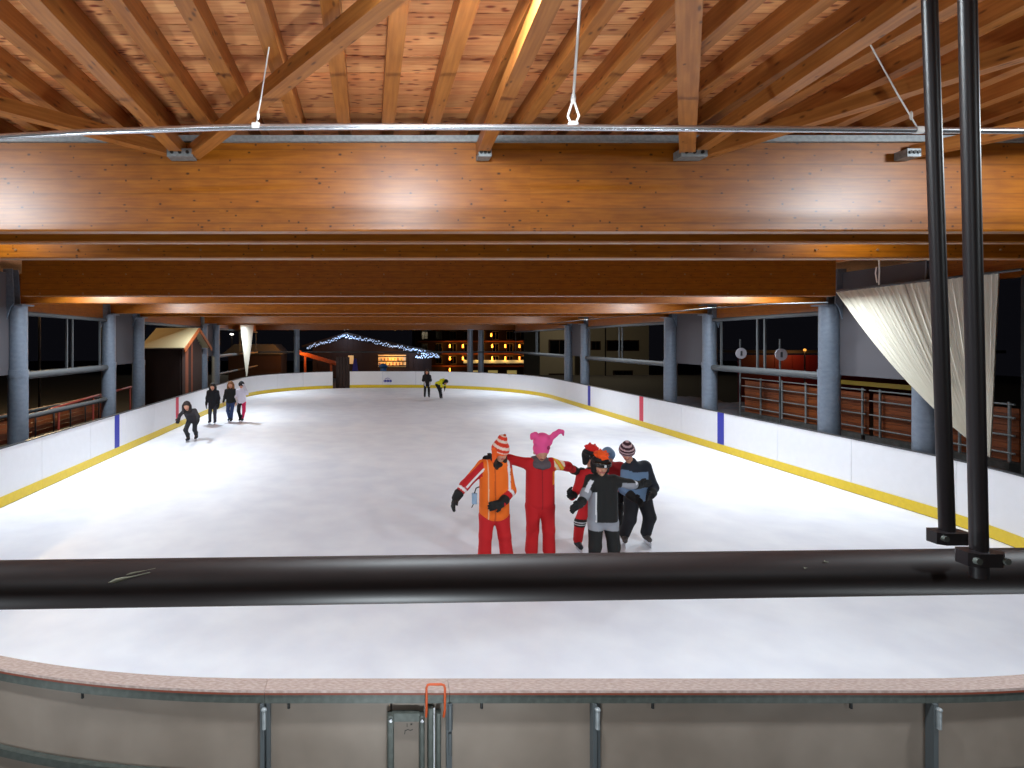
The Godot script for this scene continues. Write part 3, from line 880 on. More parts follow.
func sides() -> void:
	# curtain rail along the right columns
	var rail := MB.new()
	rail.tube([at(CR - 0.30, 4.05, 8.2), at(CR - 0.30, 4.02, 12), at(CR - 0.30, 4.03, 20), at(CR - 0.30, 4.06, 27)], [0.022], 10)
	one(rail, "curtain_rail", M.frame, "long thin curtain rail running along the right columns under the beams", "rail", at(CR - 0.3, 4.0, 14))
	curtain("curtain", "large white string curtain gathered to a point behind the brown pipes on the right", [at(CR - 0.30, 4.0, 11.45), at(CR - 0.30, 4.03, 8.5)], at(CR - 0.30, 1.62, 9.2), at(CR - 0.3, 1.2, 8.62), 30, 0.15)
	var rail2 := MB.new(); rail2.tube([at(-7.15, 4.07, 30.8), at(-7.05, 4.07, 35.0)], [0.022], 8)
	for d in [31.0, 34.8]: rail2.tube([at(-7.1, 4.07, d), at(-7.1, 4.69, d)], [0.01], 6)
	one(rail2, "curtain_rail", M.frame, "short curtain rail carrying the narrow white curtain at the far left corner", "rail", at(-7.1, 4.07, 33))
	curtain("curtain", "narrow white gathered curtain hanging at the far left corner", [at(-7.15, 4.05, 31.2), at(-7.05, 4.05, 34.6)], at(-7.1, 0.95, 32.6), at(-7.1, 0.95, 32.9), 7, 0.0)
	for q in [[10.5, "white and red cord hanging to the curtain rail above the large curtain"], [22.0, "short white hanger strap on the curtain rail in the middle right opening"]]:
		var h := MB.new(); h.tube([at(CR - 0.30, 4.04, q[0]), at(CR - 0.29, 4.3, q[0]), at(CR - 0.30, 4.6, q[0])], [0.012], 6)
		h.tube([at(CR - 0.30, 4.10, q[0] + 0.04), at(CR - 0.32, 4.28, q[0] + 0.05), at(CR - 0.31, 4.4, q[0] + 0.04)], [0.01], 6)
		one(h, "cord", M.rope, q[1], "cord", at(CR - 0.3, 4.04, q[0]))
	# fences on the right
	var secs := [[7.6, 9.55, "slatted brown board fence at the right edge beyond the curtain"], [10.0, 12.9, "brown board fence with grey tubes behind the first right columns"], [13.0, 17.3, "brown board fence with grey tubes in the front right opening"]]
	for s in secs:
		var x := 11.6
		var o := thing("board_fence", s[2], "fence", at(x, 0, (s[0] + s[1]) / 2))
		var cu := MB.new(); cu.box(at(x, 0.36, (s[0] + s[1]) / 2), Vector3(0.3, 0.92, s[1] - s[0])); part(cu, "concrete_curb", M.concrete, o)
		var n := 9
		for i in n:
			var b := MB.new(); b.box(at(x + 0.05, 0.88 + i * 0.107, (s[0] + s[1]) / 2), Vector3(0.03, 0.1, s[1] - s[0] - 0.02), Basis(), Vector2(rng.randf() * 4, rng.randf())); part(b, "board", M.board[i % 3], o)
		var q: float = s[0] + 0.1
		while q < s[1]:
			var p := MB.new(); p.cyl(at(x - 0.03, 0.7, q), at(x - 0.03, 1.9, q), 0.024, -1, 8); part(p, "post", M.galv, o)
			q += 0.85
		for h in [0.98, 1.3, 1.62, 1.86]:
			var p := MB.new(); p.cyl(at(x - 0.045, h, s[0]), at(x - 0.045, h, s[1]), 0.018, -1, 8); part(p, "tube", M.galv, o)
	M.signwhite = mat(Color(0.62, 0.6, 0.63), 0.6)
	for q in [[15.5, "farther left round white sign on a pole in the front right opening"], [14.0, "nearer right round white sign on a pole in the front right opening"]]:
		var d: float = q[0]; var x := 10.3
		var o := thing("round_sign", q[1], "sign", at(x, -0.1, d))
		var p := MB.new(); p.cyl(at(x, -0.1, d), at(x, 3.05, d), 0.022, -1, 8); part(p, "pole", M.frame, o)
		var s := MB.new(); s.cyl(at(x, 2.66, d - 0.03), at(x, 2.66, d - 0.05), 0.15, -1, 24); part(s, "disc", M.signwhite, o)
		var r := MB.new(); r.box(at(x, 2.66, d - 0.055), Vector3(0.05, 0.13, 0.012)); part(r, "emblem", M.capdark, o)
	var rp := MB.new(); rp.bevel_box(at(9.95, 1.95, 8.45), Vector3(0.1, 4.1, 0.1), 0.01)
	one(rp, "steel_post", M.frame, "dark square steel post at the right edge beyond the curtain", "post", at(9.95, -0.1, 8.45))
	var yl := MB.new(); yl.box(at(11.6, 2.0, 12.4), Vector3(0.06, 0.1, 2.6)); one(yl, "yellow_strip", mat(Color(0.55, 0.45, 0.1), 0.6), "yellow strip above the brown fence under the right grey panel", "strip", at(11.5, 2.0, 11.4))
	# left: brown fence, red handrail
	var o := thing("board_fence", "low brown board fence with grey rail outside the left boards", "fence", at(-8.6, 0, 14))
	for i in 6:
		var b := MB.new(); b.box(at(-8.65, 0.6 + i * 0.12, 14.5), Vector3(0.03, 0.11, 9.0), Basis(), Vector2(rng.randf() * 4, 0)); part(b, "board", M.board[i % 3], o)
	for i in 11:
		var p := MB.new(); p.cyl(at(-8.58, -0.1, 10.2 + i * 0.85), at(-8.58, 1.2, 10.2 + i * 0.85), 0.022, -1, 8); part(p, "post", M.frame, o)
	var tr := MB.new(); tr.cyl(at(-8.58, 1.22, 10.0), at(-8.58, 1.22, 19.0), 0.04, -1, 10); part(tr, "tube", M.frame, o)
	o = thing("red_handrail", "red tube handrail with posts between the two left columns", "handrail", at(-7.9, 0, 16))
	var rt := MB.new(); rt.tube([at(-7.9, 1.30, 13.9), at(-7.9, 1.40, 16.0), at(-7.9, 1.47, 18.8)], [0.035], 10); part(rt, "tube", M.redrail, o)
	for d in [14.3, 16.1, 16.6, 18.6]:
		var p := MB.new(); p.cyl(at(-7.9, -0.1, d), at(-7.9, 1.32 + (d - 14.0) * 0.034, d), 0.028, -1, 8); part(p, "post", M.redrail, o)
	hut()
	var hl := thing("street_lamp", "street lamp pole outside the left columns, lighting the wooden hut", "street lamp", at(-13.2, -0.1, 22.5))
	var hp := MB.new(); hp.cyl(at(-13.2, -0.1, 22.5), at(-13.2, 4.5, 22.5), 0.05, -1, 8); part(hp, "pole", M.dark, hl)
	var cb := MB.new()
	cb.tube([at(9.2, 3.77, 11.2), at(8.3, 3.765, 11.6), at(8.0, 3.765, 13.0), at(8.0, 3.775, 18.0), at(8.0, 3.78, 25.0)], [0.014], 8)
	one(cb, "cable", M.frame, "thin grey cable strung under the beams along the right side", "cable", at(8.0, 3.9, 15))
	var hg := MB.new(); hg.ball(at(-13.2, 4.6, 22.5), Vector3(0.14, 0.14, 0.14)); part(hg, "lamp_globe", M.warm, hl)
	bulb(at(-13.2, 4.6, 22.5), 30.0, Color(1, 0.86, 0.62), hl, 0.12)
func hut() -> void:
	var x := -7.35; var d0 := 21.8; var d1 := 25.0; var xb := -8.75
	var o := thing("wooden_hut", "small dark wooden hut with pale shingled gable roof beside the left columns", "hut", at(-8.0, -0.1, 23.5))
	var n := 14
	for i in n:      # gable boards facing the rink
		var d := lerpf(d0 + 0.3, d1 - 0.3, (i + 0.5) / n)
		var top := 2.75 + (1.0 - absf((i + 0.5) / n * 2 - 1)) * 0.72
		var b := MB.new(); b.box(at(x, top / 2 - 0.05, d), Vector3(0.05, top, (d1 - d0 - 0.6) / n - 0.012)); part(b, "wall_board", M.hutred if i in [2, 3, 6] else M.hut, o)
	var w := MB.new(); w.box(at((x + xb) / 2 - 0.05, 1.35, d0 + 0.3), Vector3(x - xb, 2.9, 0.06)); w.box(at((x + xb) / 2, 1.35, d1 - 0.3), Vector3(x - xb, 2.9, 0.06)); w.box(at(xb, 1.35, (d0 + d1) / 2), Vector3(0.06, 2.9, d1 - d0 - 0.6)); part(w, "side_wall", M.hut, o)
	var mid := (d0 + d1) / 2
	for s in [-1, 1]:
		for i in 5:      # overlapping rows of roof boards
			var t := (i + 0.5) / 5.0
			var d: float = mid + s * (mid - d0 + 0.1) * (1.0 - t)
			var h := 2.64 + t * 0.76
			var b := MB.new()
			b.box(at((x + xb) / 2 + 0.1, h + 0.1, d), Vector3(x - xb + 0.4, 0.05, 0.46), Basis(Vector3.RIGHT, -0.44 * s), Vector2(rng.randf() * 3, 0))
			part(b, "roof_board", M.shake, o)
		var v := MB.new(); v.bar(at(x + 0.3, 2.62, mid + s * 1.88), at(x + 0.3, 3.48, mid), 0.05, 0.14); part(v, "verge_board", M.board[2], o)

# ---------------------------------------------------------------- outside: chalet with lights, hotel, houses
func outside() -> void:
	# chalet
	var D := 46.0
	var o := thing("chalet", "dark wooden chalet behind the far boards, its gable edged with white icicle lights", "chalet", at(1.6, -0.1, D))
	var ap := at(-1.75, 3.62, D)
	var wl := MB.new(); wl.prism([Vector2(-4.6, -0.1), Vector2(5.3, -0.1), Vector2(5.3, 1.7), Vector2(-1.75, 3.3), Vector2(-4.6, 2.5)], at(0, 0, D + 0.6), Basis(Vector3(1, 0, 0), Vector3(0, 0, -1), Vector3(0, 1, 0)), 0.3)
	part(wl, "gable_wall", M.hut, o)
	for i in 22:
		var b := MB.new()
		var x := -4.4 + i * 0.42
		var top := minf(2.45 + (x + 4.6) * 0.28, 3.2 - (x + 1.75) * 0.225) if x > -1.75 else 2.45 + (x + 4.6) * 0.28
		b.box(at(x, top / 2, D + 0.55), Vector3(0.4, top, 0.06)); part(b, "wall_board", M.hut, o)
	var rf := MB.new()
	rf.bar(at(-5.4, 2.55, D + 1.5), ap + Vector3(0, 0, -1.5), 3.6, 0.16); rf.bar(ap + Vector3(0, 0, -1.5), at(6.0, 1.95, D + 1.5), 3.6, 0.16)
	part(rf, "roof", M.roofdark, o)
	var op := MB.new(); op.box(at(2.0, 1.35, D + 0.48), Vector3(2.3, 1.0, 0.04)); part(op, "shelf_window", M.shelfglow, o)
	for i in 3:
		var sh := MB.new(); sh.box(at(2.0, 0.95 + i * 0.38, D + 0.4), Vector3(2.4, 0.08, 0.14)); part(sh, "shelf", M.hut, o)
	for i in 16:
		var g := MB.new()
		var h := rng.randf_range(0.16, 0.28)
		g.box(at(0.98 + i * 0.136, 1.0 + h / 2 + 0.38 * (i % 2), D + 0.4), Vector3(0.08, h, 0.06))
		part(g, "jar", [M.redrail, M.yellow, M.white, M.hutred, M.plaster][rng.randi() % 5], o)
	var cu := MB.new(); cu.box(at(-1.42, 1.45, D + 0.45), Vector3(0.45, 0.7, 0.05)); part(cu, "window_light", M.shelfglow, o)
	bulb(at(2.0, 1.5, D - 0.6), 1.8, Color(1, 0.75, 0.45), o, 0.2)
	var ic := MB.new()
	for s in 2:
		var a := at(-5.0, 2.62, D - 0.4) if s == 0 else ap + Vector3(0, -0.05, 0.4); var b := ap + Vector3(0, -0.05, 0.4) if s == 0 else at(5.8, 1.95, D - 0.4)
		var n := 60 if s == 0 else 140
		for i in n:
			var p := a.lerp(b, (i + 0.5) / n) + Vector3(0, -rng.randf() * 0.30, rng.randf_range(-0.05, 0.05))
			ic.ball(p, Vector3(0.034, 0.05, 0.034), Basis(), 4, 5)
	for i in 26:
		ic.ball(at(3.9 + i * 0.075, 1.62 + rng.randf() * 0.22, D - 0.4), Vector3(0.045, 0.05, 0.045), Basis(), 4, 5)
	var fl := part(ic, "icicle_lights", M.coolglow, o)
	fl.set_meta("kind", "stuff")
	bulb(at(-1.75, 3.2, D - 0.8), 1.8, Color(0.8, 0.88, 1), o, 0.3); bulb(at(4.2, 1.9, D - 0.9), 2.2, Color(0.8, 0.88, 1), o, 0.3)
	var ob := MB.new(); ob.bar(at(-5.0, 2.15, 41.0), at(-2.3, 1.35, 41.0), 0.25, 0.28); ob.box(at(-4.6, 0.95, 41.0), Vector3(0.16, 2.1, 0.16)); ob.box(at(-2.7, 0.7, 41.0), Vector3(0.16, 1.6, 0.16))
	one(ob, "timber_rail", M.board[2], "slanting orange-lit timber rail left of the chalet", "timber rail", at(-3.6, 1.7, 41.0))
	var bo := thing("street_lamp", "warm lamp lighting the slanting timber rail left of the chalet", "lamp", at(-5.2, -0.1, 40.2))
	var bp := MB.new(); bp.cyl(at(-5.2, -0.1, 40.2), at(-5.2, 2.6, 40.2), 0.04, -1, 8); part(bp, "pole", M.frame, bo)
	var bg := MB.new(); bg.ball(at(-5.2, 2.68, 40.2), Vector3(0.1, 0.1, 0.1)); part(bg, "lamp_globe", M.warm, bo)
	bulb(at(-5.2, 2.68, 40.2), 9.0, Color(1, 0.62, 0.25), bo, 0.08)
	var bl := MB.new(); bl.prism([Vector2(-0.3, 0), Vector2(0.35, 0), Vector2(0.1, 1.75), Vector2(-0.1, 1.75)], at(-1.0, -0.1, 43.0), Basis(Vector3(1, 0, 0), Vector3(0, 0, -1), Vector3(0, 1, 0)), 0.3)
	one(bl, "tent", M.bluemark, "small blue pointed tent top behind the far boards beside the timber box", "tent", at(-1.0, 0.8, 43))
	var bd := MB.new(); bd.ball(at(1.15, 1.1, 42.0), Vector3(0.34, 0.2, 0.3), Basis(), 6, 10); bd.cyl(at(1.15, -0.1, 42.0), at(1.15, 1.05, 42), 0.2, 0.25, 10)
	one(bd, "blue_bin", mat(Color(0.15, 0.42, 0.75), 0.5), "light blue rounded bin just above the far boards, left of the emblem", "bin", at(1.15, -0.1, 42))
	# street lamp at the far left
	o = thing("street_lamp", "white street lamp on a pole beyond the far left opening", "street lamp", at(-14.6, -0.2, 60))
	var sp := MB.new(); sp.cyl(at(-14.6, -8.9, 60), at(-14.6, 3.6, 60), 0.06, -1, 8); part(sp, "pole", M.frame, o)
	var sg := MB.new(); sg.ball(at(-14.6, 3.72, 60), Vector3(0.22, 0.1, 0.22)); part(sg, "lamp_globe", M.lampglass, o)
	bulb(at(-14.6, 3.72, 60), 12.0, Color(1, 0.95, 0.85), o, 0.08)
	# low dark roof behind the far left boards
	var lr := thing("shed", "low dark shed with grey sloping roof behind the far left boards", "shed", at(-8.6, -0.1, 44))
	var l1 := MB.new(); l1.box(at(-8.6, 0.95, 44), Vector3(4.0, 2.1, 3)); part(l1, "wall", M.hut, lr)
	var l2 := MB.new(); l2.prism([Vector2(-2.4, 0), Vector2(2.2, 0), Vector2(1.5, 0.75), Vector2(-1.5, 0.75)], at(-8.6, 2.0, 42.2), Basis(Vector3(1, 0, 0), Vector3(0, 0, -1), Vector3(0, 1, 0)), 3.6); part(l2, "roof", M.frame, lr)
	hotel()
	# pale houses on the right
	house(at(27.6, -9, 62), Vector3(7.0, 14.0, 6), "pale plaster house with dark windows in the middle right opening", [[0.6, 2.5, 3.4, 1.0], [-2.4, 2.5, 0.9, 0.8], [0.6, -1.0, 2.0, 1.3]])
	house(at(19.6, -9, 58), Vector3(3.6, 13.6, 6), "dim plaster house with two dark windows beside the hotel", [[0.2, 2.3, 2.0, 1.5], [0.2, -1.2, 2.0, 1.5]])
	var hs := thing("street_lamp", "tall street lamp before the pale houses, its head hidden behind the right fascia", "street lamp", at(21.2, -0.2, 50))
	var hsp := MB.new(); hsp.cyl(at(21.2, -7.0, 50), at(21.2, 5.6, 50), 0.06, -1, 8); part(hsp, "pole", M.dark, hs)
	var hsg := MB.new(); hsg.ball(at(21.2, 5.7, 50), Vector3(0.2, 0.12, 0.2)); part(hsg, "lamp_globe", M.warm, hs)
	bulb(at(21.2, 5.7, 50), 20.0, Color(1, 0.92, 0.76), hs, 0.1)
	# red shed wall and snow bank behind the fence
	var rs := thing("red_shed", "long dark red shed behind the fence in the front right opening", "shed", at(23, -0.1, 27))
	for i in 14:
		var b := MB.new(); b.box(at(17.6 + i * 0.82, 1.1, 26), Vector3(0.8, 2.5, 0.12)); part(b, "wall_panel", M.red, rs)
	var rr := MB.new(); rr.bar(at(17.0, 2.5, 26.6), at(29.4, 2.5, 26.6), 1.6, 0.14); part(rr, "roof", M.roofdark, rs)
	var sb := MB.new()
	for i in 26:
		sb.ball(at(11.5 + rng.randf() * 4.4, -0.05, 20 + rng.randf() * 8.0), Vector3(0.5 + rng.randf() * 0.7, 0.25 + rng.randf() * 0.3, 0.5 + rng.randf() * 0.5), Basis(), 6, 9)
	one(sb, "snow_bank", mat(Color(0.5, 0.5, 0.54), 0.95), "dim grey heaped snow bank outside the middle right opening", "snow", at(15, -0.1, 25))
	var yl := thing("lamp_post", "small warm lamp point over the red shed on the right", "lamp", at(19.5, -0.1, 25))
	var yp := MB.new(); yp.cyl(at(19.5, -0.1, 25), at(19.5, 2.55, 25), 0.03, -1, 8); part(yp, "pole", M.frame, yl)
	var yg := MB.new(); yg.ball(at(19.5, 2.6, 25), Vector3(0.06, 0.06, 0.06)); part(yg, "lamp_globe", M.warm, yl)
	bulb(at(19.5, 2.6, 25), 1.2, Color(1, 0.7, 0.4), yl, 0.05)
func house(base: Vector3, s: Vector3, label: String, wins: Array) -> void:
	var o := thing("house", label, "house", base)
	var w := MB.new(); w.box(base + Vector3(0, s.y / 2, -s.z / 2), s); part(w, "wall", M.plaster, o)
	var r := MB.new()
	r.bar(base + Vector3(-s.x / 2 - 0.5, s.y, -s.z / 2), base + Vector3(s.x / 2 + 0.5, s.y, -s.z / 2), s.z + 1.2, 0.25); part(r, "roof", M.roofdark, o)
	for q in wins:
		var c := Vector3(base.x + q[0], q[1], base.z)
		var f := MB.new(); f.box(c + Vector3(0, 0, 0.03), Vector3(q[2] + 0.2, q[3] + 0.2, 0.06)); var wf := part(f, "window", M.hut, o)
		var p := MB.new()
		for k in [-1, 1]: p.box(c + Vector3(k * q[2] / 4, 0, 0.07), Vector3(q[2] / 2 - 0.08, q[3], 0.03))
		part(p, "pane", M.pane, wf)
func hotel() -> void:
	var D := 130.0
	var o := thing("hotel", "dark hotel with balconies and rows of warm wall lamps beyond the far right corner", "hotel", at(30, -9, D))
	var w := MB.new(); w.box(at(30, -1.5, D + 5), Vector3(38, 15, 9)); part(w, "wall", M.hut, o)
	var r := MB.new(); r.bar(at(9.5, 6.1, D + 4), at(51, 6.1, D + 4), 13, 0.5); part(r, "roof", M.roofdark, o)
	for f in 3:
		var b := MB.new(); b.box(at(30, 2.9 - f * 2.85, D - 0.2), Vector3(37, 0.3, 1.6)); part(b, "balcony", M.board[1], o)
		for i in 11:
			var x := 13.2 + i * 3.3
			var g := MB.new(); g.box(at(x, 4.3 - f * 2.85, D + 0.44), Vector3(1.5, 1.9, 0.1)); var wi := part(g, "window", M.plaster, o)
			var p := MB.new(); p.box(at(x - 0.36, 4.3 - f * 2.85, D + 0.37), Vector3(0.62, 1.7, 0.06)); p.box(at(x + 0.36, 4.3 - f * 2.85, D + 0.37), Vector3(0.62, 1.7, 0.06)); part(p, "pane", M.pane, wi)
	var bd := MB.new(); bd.box(at(31, -1.75, D - 1.1), Vector3(18, 0.7, 0.3)); part(bd, "lit_sign_band", glow(Color(0.8, 0.9, 0.85), 0.10), o)
	for i in 5:
		var g := MB.new(); g.box(at(24.5 + i * 4.4, -4.6, D - 0.4), Vector3(2.2, 1.6, 0.1)); part(g, "lit_window", glow(Color(1, 0.9, 0.55), 0.2), o)
	var spots := [[449, 0, 1.6], [462, 0, 1.6], [491, 0, 1.6], [504, 0, 1.6], [518, 0, 1.6], [532, 0, 1.6], [449, 1, 1.6], [462, 1, 1.6], [478, 1, 1.2], [491, 1, 1.0], [504, 1, 1.0], [518, 1, 1.0], [532, 1, 1.0], [490, -1, 1.4], [449, 2, 1.4], [451, 3, 1.4]]
	var nth := {449: "first from left", 451: "at the far left", 462: "second from left", 478: "between the two columns", 490: "alone", 491: "right of the columns", 504: "third from right", 518: "second from right", 532: "rightmost"}
	for q in spots:
		var p := at((q[0] - 368) * D / 560.0, [1.85, -0.95, -3.6, -6.0, 4.4][q[1]], D - 1.2)
		var row: String = ["upper main row", "lower main row", "bottom row", "bottom string", "top"][q[1]]
		var l := thing("wall_lamp", "small warm wall lamp on the hotel front, %s, %s" % [row, nth[q[0]]], "lamp", p, "warm wall lamps on the hotel front")
		var g := MB.new(); g.cyl(p - Vector3(0, 0.42, 0), p + Vector3(0, 0.42, 0), 0.24 * q[2] / 1.6, 0.15, 8); part(g, "lamp_shade", M.warm, l)
		bulb(p + Vector3(0, 0, 0.5), 3.0, Color(1, 0.66, 0.28), l, 0.1)

# ---------------------------------------------------------------- people
func hand_prims(w: Vector3, dir: Vector3, palm: Vector3, thumb_side: Vector3, s: float, grow: float, curl: float) -> Array:
	var f := dir.normalized()
	var n := (palm - f * palm.dot(f)).normalized()
	var t := f.cross(n).normalized()
	if t.dot(thumb_side) < 0: t = -t
	var out := []
	var c := w + f * 0.045 * s
	for k in [-1.0, 0.0, 1.0]: out.append([w + f * 0.012 * s + t * 0.016 * k * s, w + f * 0.075 * s + t * 0.026 * k * s, 0.019 * s + grow, 0.014 * s + grow, "hand"])
	var len_ := [0.064, 0.074, 0.068, 0.052]
	for i in 4:
		var sp := (1.5 - i) * 0.021 * s
		var a := w + f * 0.082 * s + t * sp
		var d1 := (f + n * curl * 0.6 + t * (1.5 - i) * 0.06).normalized()
		var d2 := (f + n * curl * 1.9 + t * (1.5 - i) * 0.05).normalized()
		var m: Vector3 = a + d1 * len_[i] * 0.55 * s
		out.append([a, m, 0.0092 * s + grow * 0.6, 0.0088 * s + grow * 0.6, "hand"])
		out.append([m, m + d2 * len_[i] * 0.5 * s, 0.0088 * s + grow * 0.6, 0.0072 * s + grow * 0.6, "hand"])
	var tb := w + f * 0.03 * s + t * 0.026 * s
	var tm := tb + (f * 0.6 + t * 0.85 + n * 0.15).normalized() * 0.036 * s
	out.append([tb, tm, 0.0135 * s + grow * 0.6, 0.0105 * s + grow * 0.6, "hand"])
	out.append([tm, tm + (f * 0.95 + t * 0.4 + n * 0.25).normalized() * 0.030 * s, 0.0105 * s + grow * 0.6, 0.0085 * s + grow * 0.6, "hand"])
	return out

func person(label: String, group: String, x: float, d: float, P: Dictionary, cell := 0.014) -> Node3D:
	# P: joints in metres from the point on the ice under the figure, x to the viewer's right, z towards the viewer; suffix a is the viewer's left limb
	var o := Node3D.new()
	o.name = numbered("person"); add_child(o); tag(o, label, "person", group)
	var J := {
		"hc": Vector3(0, 1.36, 0.01), "look": Vector3(0, -0.15, 1), "up": Vector3(0, 1, 0.05), "neck": Vector3(0, 1.2, 0), "pel": Vector3(0, 0.74, 0), "hem": 0.68,
		"sa": Vector3(-0.165, 1.16, 0), "ea": Vector3(-0.22, 0.93, 0.0), "wa": Vector3(-0.22, 0.73, 0.07), "ha": Vector3(0, -1, 0.15),
		"sb": Vector3(0.165, 1.16, 0), "eb": Vector3(0.22, 0.93, 0.0), "wb": Vector3(0.22, 0.73, 0.07), "hb": Vector3(0, -1, 0.15),
		"pa": Vector3(-0.085, 0.72, 0), "ka": Vector3(-0.1, 0.41, 0.03), "fa": Vector3(-0.11, 0.13, 0), "pb": Vector3(0.085, 0.72, 0), "kb": Vector3(0.1, 0.41, 0.03), "fb": Vector3(0.11, 0.13, 0),
		"toe_a": Vector3(-0.05, 0, 1), "toe_b": Vector3(0.05, 0, 1), "s": 1.0, "gloves": Color(0.05, 0.055, 0.07), "skin": Color(0.80, 0.58, 0.47), "boots": Color(0.13, 0.13, 0.14), "flare": 0.0, "curl": 0.35, "bulk": 1.0}
	for k in P: J[k] = P[k]
	var s: float = J.s
	if cell > 0.0185 and not P.has("bulk"): J.bulk = 0.84     # the lightly dressed skaters far off
	var chest: Vector3 = (J.sa + J.sb) / 2 + Vector3(0, -0.09 * s, 0)
	var skin := func(p: Vector3, tg: String, t: float) -> Color:
		if tg == "mouth": return Color(0.66, 0.36, 0.33)
		if tg == "cheek": return (J.skin as Color).lerp(Color(0.85, 0.45, 0.4), 0.35)
		if tg == "foot": return J.boots
		return J.skin
	# body: one continuous skin under the clothes
	var f: Vector3 = (J.look as Vector3).normalized(); var up: Vector3 = (J.up - f * (J.up as Vector3).dot(f)).normalized(); var rt := up.cross(f)
	var hc: Vector3 = J.hc
	var body := MB.new()
	var bq: float = minf(J.bulk, 1.0)
	var bp := [[J.pel, chest, 0.08 * s * bq, 0.09 * s * bq], [J.neck - Vector3(0, 0.04, 0), hc - up * 0.05 * s, 0.045 * s, 0.043 * s], [J.sa, J.sb, 0.046 * s * bq, 0.046 * s * bq], [chest, J.neck, 0.072 * s * bq, 0.045 * s]]
	for q in ["a", "b"]:
		bp += [[J["s" + q], J["e" + q], 0.043 * s, 0.034 * s], [J["e" + q], J["w" + q], 0.033 * s, 0.024 * s], [J["p" + q], J["k" + q], 0.068 * s * bq, 0.048 * s * bq], [J["k" + q], J["f" + q], 0.046 * s, 0.034 * s], [J["f" + q], J["f" + q] + (J["toe_" + q] as Vector3).normalized() * 0.1 * s - Vector3(0, 0.03, 0), 0.034 * s, 0.026 * s, "foot"]]
	body.blob(bp, maxf(cell, 0.016), 0.012, skin)
	# head on its own finer grid: skull, jaw, cheeks, nose, brow, lips, chin, ears
	var hp := [[hc + up * 0.03 * s - f * 0.012 * s, hc + up * 0.035 * s + f * 0.012 * s, 0.092 * s, 0.088 * s], [hc - up * 0.035 * s + f * 0.02 * s, hc - up * 0.07 * s + f * 0.04 * s, 0.066 * s, 0.04 * s],
		[hc + rt * 0.036 * s - up * 0.02 * s + f * 0.056 * s, hc + rt * 0.03 * s - up * 0.035 * s + f * 0.058 * s, 0.026 * s, 0.024 * s, "cheek"], [hc - rt * 0.036 * s - up * 0.02 * s + f * 0.056 * s, hc - rt * 0.03 * s - up * 0.035 * s + f * 0.058 * s, 0.026 * s, 0.024 * s, "cheek"],
		[hc + up * 0.012 * s + f * 0.088 * s, hc - up * 0.022 * s + f * 0.105 * s, 0.010 * s, 0.0145 * s], [hc - rt * 0.02 * s - up * 0.052 * s + f * 0.086 * s, hc + rt * 0.02 * s - up * 0.052 * s + f * 0.086 * s, 0.008 * s, 0.008 * s, "mouth"],
		[hc - rt * 0.03 * s + up * 0.025 * s + f * 0.076 * s, hc + rt * 0.03 * s + up * 0.025 * s + f * 0.076 * s, 0.014 * s, 0.014 * s], [hc - up * 0.085 * s + f * 0.055 * s, hc - up * 0.09 * s + f * 0.06 * s, 0.022 * s, 0.018 * s]]
	for k in [-1, 1]: hp.append([hc + rt * 0.088 * s * k + up * 0.012 * s, hc + rt * 0.09 * s * k - up * 0.02 * s, 0.016 * s, 0.012 * s])
	hp.append([J.neck, hc - up * 0.04 * s, 0.046 * s, 0.046 * s])
	body.blob(hp, maxf(cell * 0.55, 0.007), 0.008, skin)
	if J.gloves is bool:
		for q in ["a", "b"]: body.blob(hand_prims(J["w" + q], J["h" + q], J.get("palm_" + q, Vector3(0, -0.3, 1) if absf((J["h" + q] as Vector3).normalized().y) < 0.8 else Vector3(1 if q == "a" else -1, 0, -0.2)), J.get("th_" + q, Vector3(0, 0.3, 1)), s, 0.0, J.curl), maxf(cell * 0.45, 0.006), 0.004, skin)
	part(body, "body", M.skin, o)
	for k in [-1, 1]:
		var e := MB.new(); e.ball(hc + rt * 0.032 * s * k + up * 0.006 * s + f * 0.083 * s, Vector3(0.010, 0.008, 0.008) * s, Basis(rt, up, f), 6, 8); part(e, "eye", M.lens, o)
	# trousers
	var tc: Callable = J.trouser
	var b: float = J.bulk
	var tp := [[J.pa, J.pb, 0.093 * s * b, 0.093 * s * b, "hip"], [J.pel + Vector3(0, 0.03, 0) * s, J.pel, 0.085 * s * b, 0.1 * s * b, "hip"]]
	for q in ["a", "b"]: tp += [[J["p" + q], J["k" + q], 0.098 * s * b, 0.076 * s * b, "thigh_" + q], [J["k" + q], J["f" + q] + Vector3(0, 0.02 - J.flare * 0.05, 0), 0.074 * s * b, (0.066 + J.flare) * s * b, "shin_" + q]]
	var tm := MB.new(); tm.blob(tp, cell, 0.012, tc); part(tm, "trousers", M.cloth, o)
	# jacket
	var jc: Callable = J.jacket
	var dn: Vector3 = (J.pel - chest).normalized()
	var side: Vector3 = ((J.sb - J.sa) as Vector3).normalized()
	var hemc: Vector3 = Vector3(lerpf(chest.x, J.pel.x, 1.0), J.hem + 0.07 * s, lerpf(chest.z, J.pel.z, 1.0))
	var jp := [[hemc - side * 0.06 * s, chest - side * 0.07 * s, 0.126 * s * b, 0.112 * s * b, "t"], [hemc + side * 0.06 * s, chest + side * 0.07 * s, 0.126 * s * b, 0.112 * s * b, "t"], [J.sa + side * 0.02, J.sb - side * 0.02, 0.075 * s * b, 0.075 * s * b, "t"], [chest + Vector3(0, 0.05, 0), J.neck + Vector3(0, 0.02, 0), 0.09 * s, 0.072 * s, "collar"]]
	for q in ["a", "b"]: jp += [[J["s" + q], J["e" + q], 0.072 * s * b, 0.058 * s * b, "u" + q], [J["e" + q], J["w" + q], 0.057 * s * b, 0.046 * s * b, "f" + q]]
	var jm := MB.new(); jm.blob(jp, cell, 0.014, jc); part(jm, "jacket", M.cloth, o)
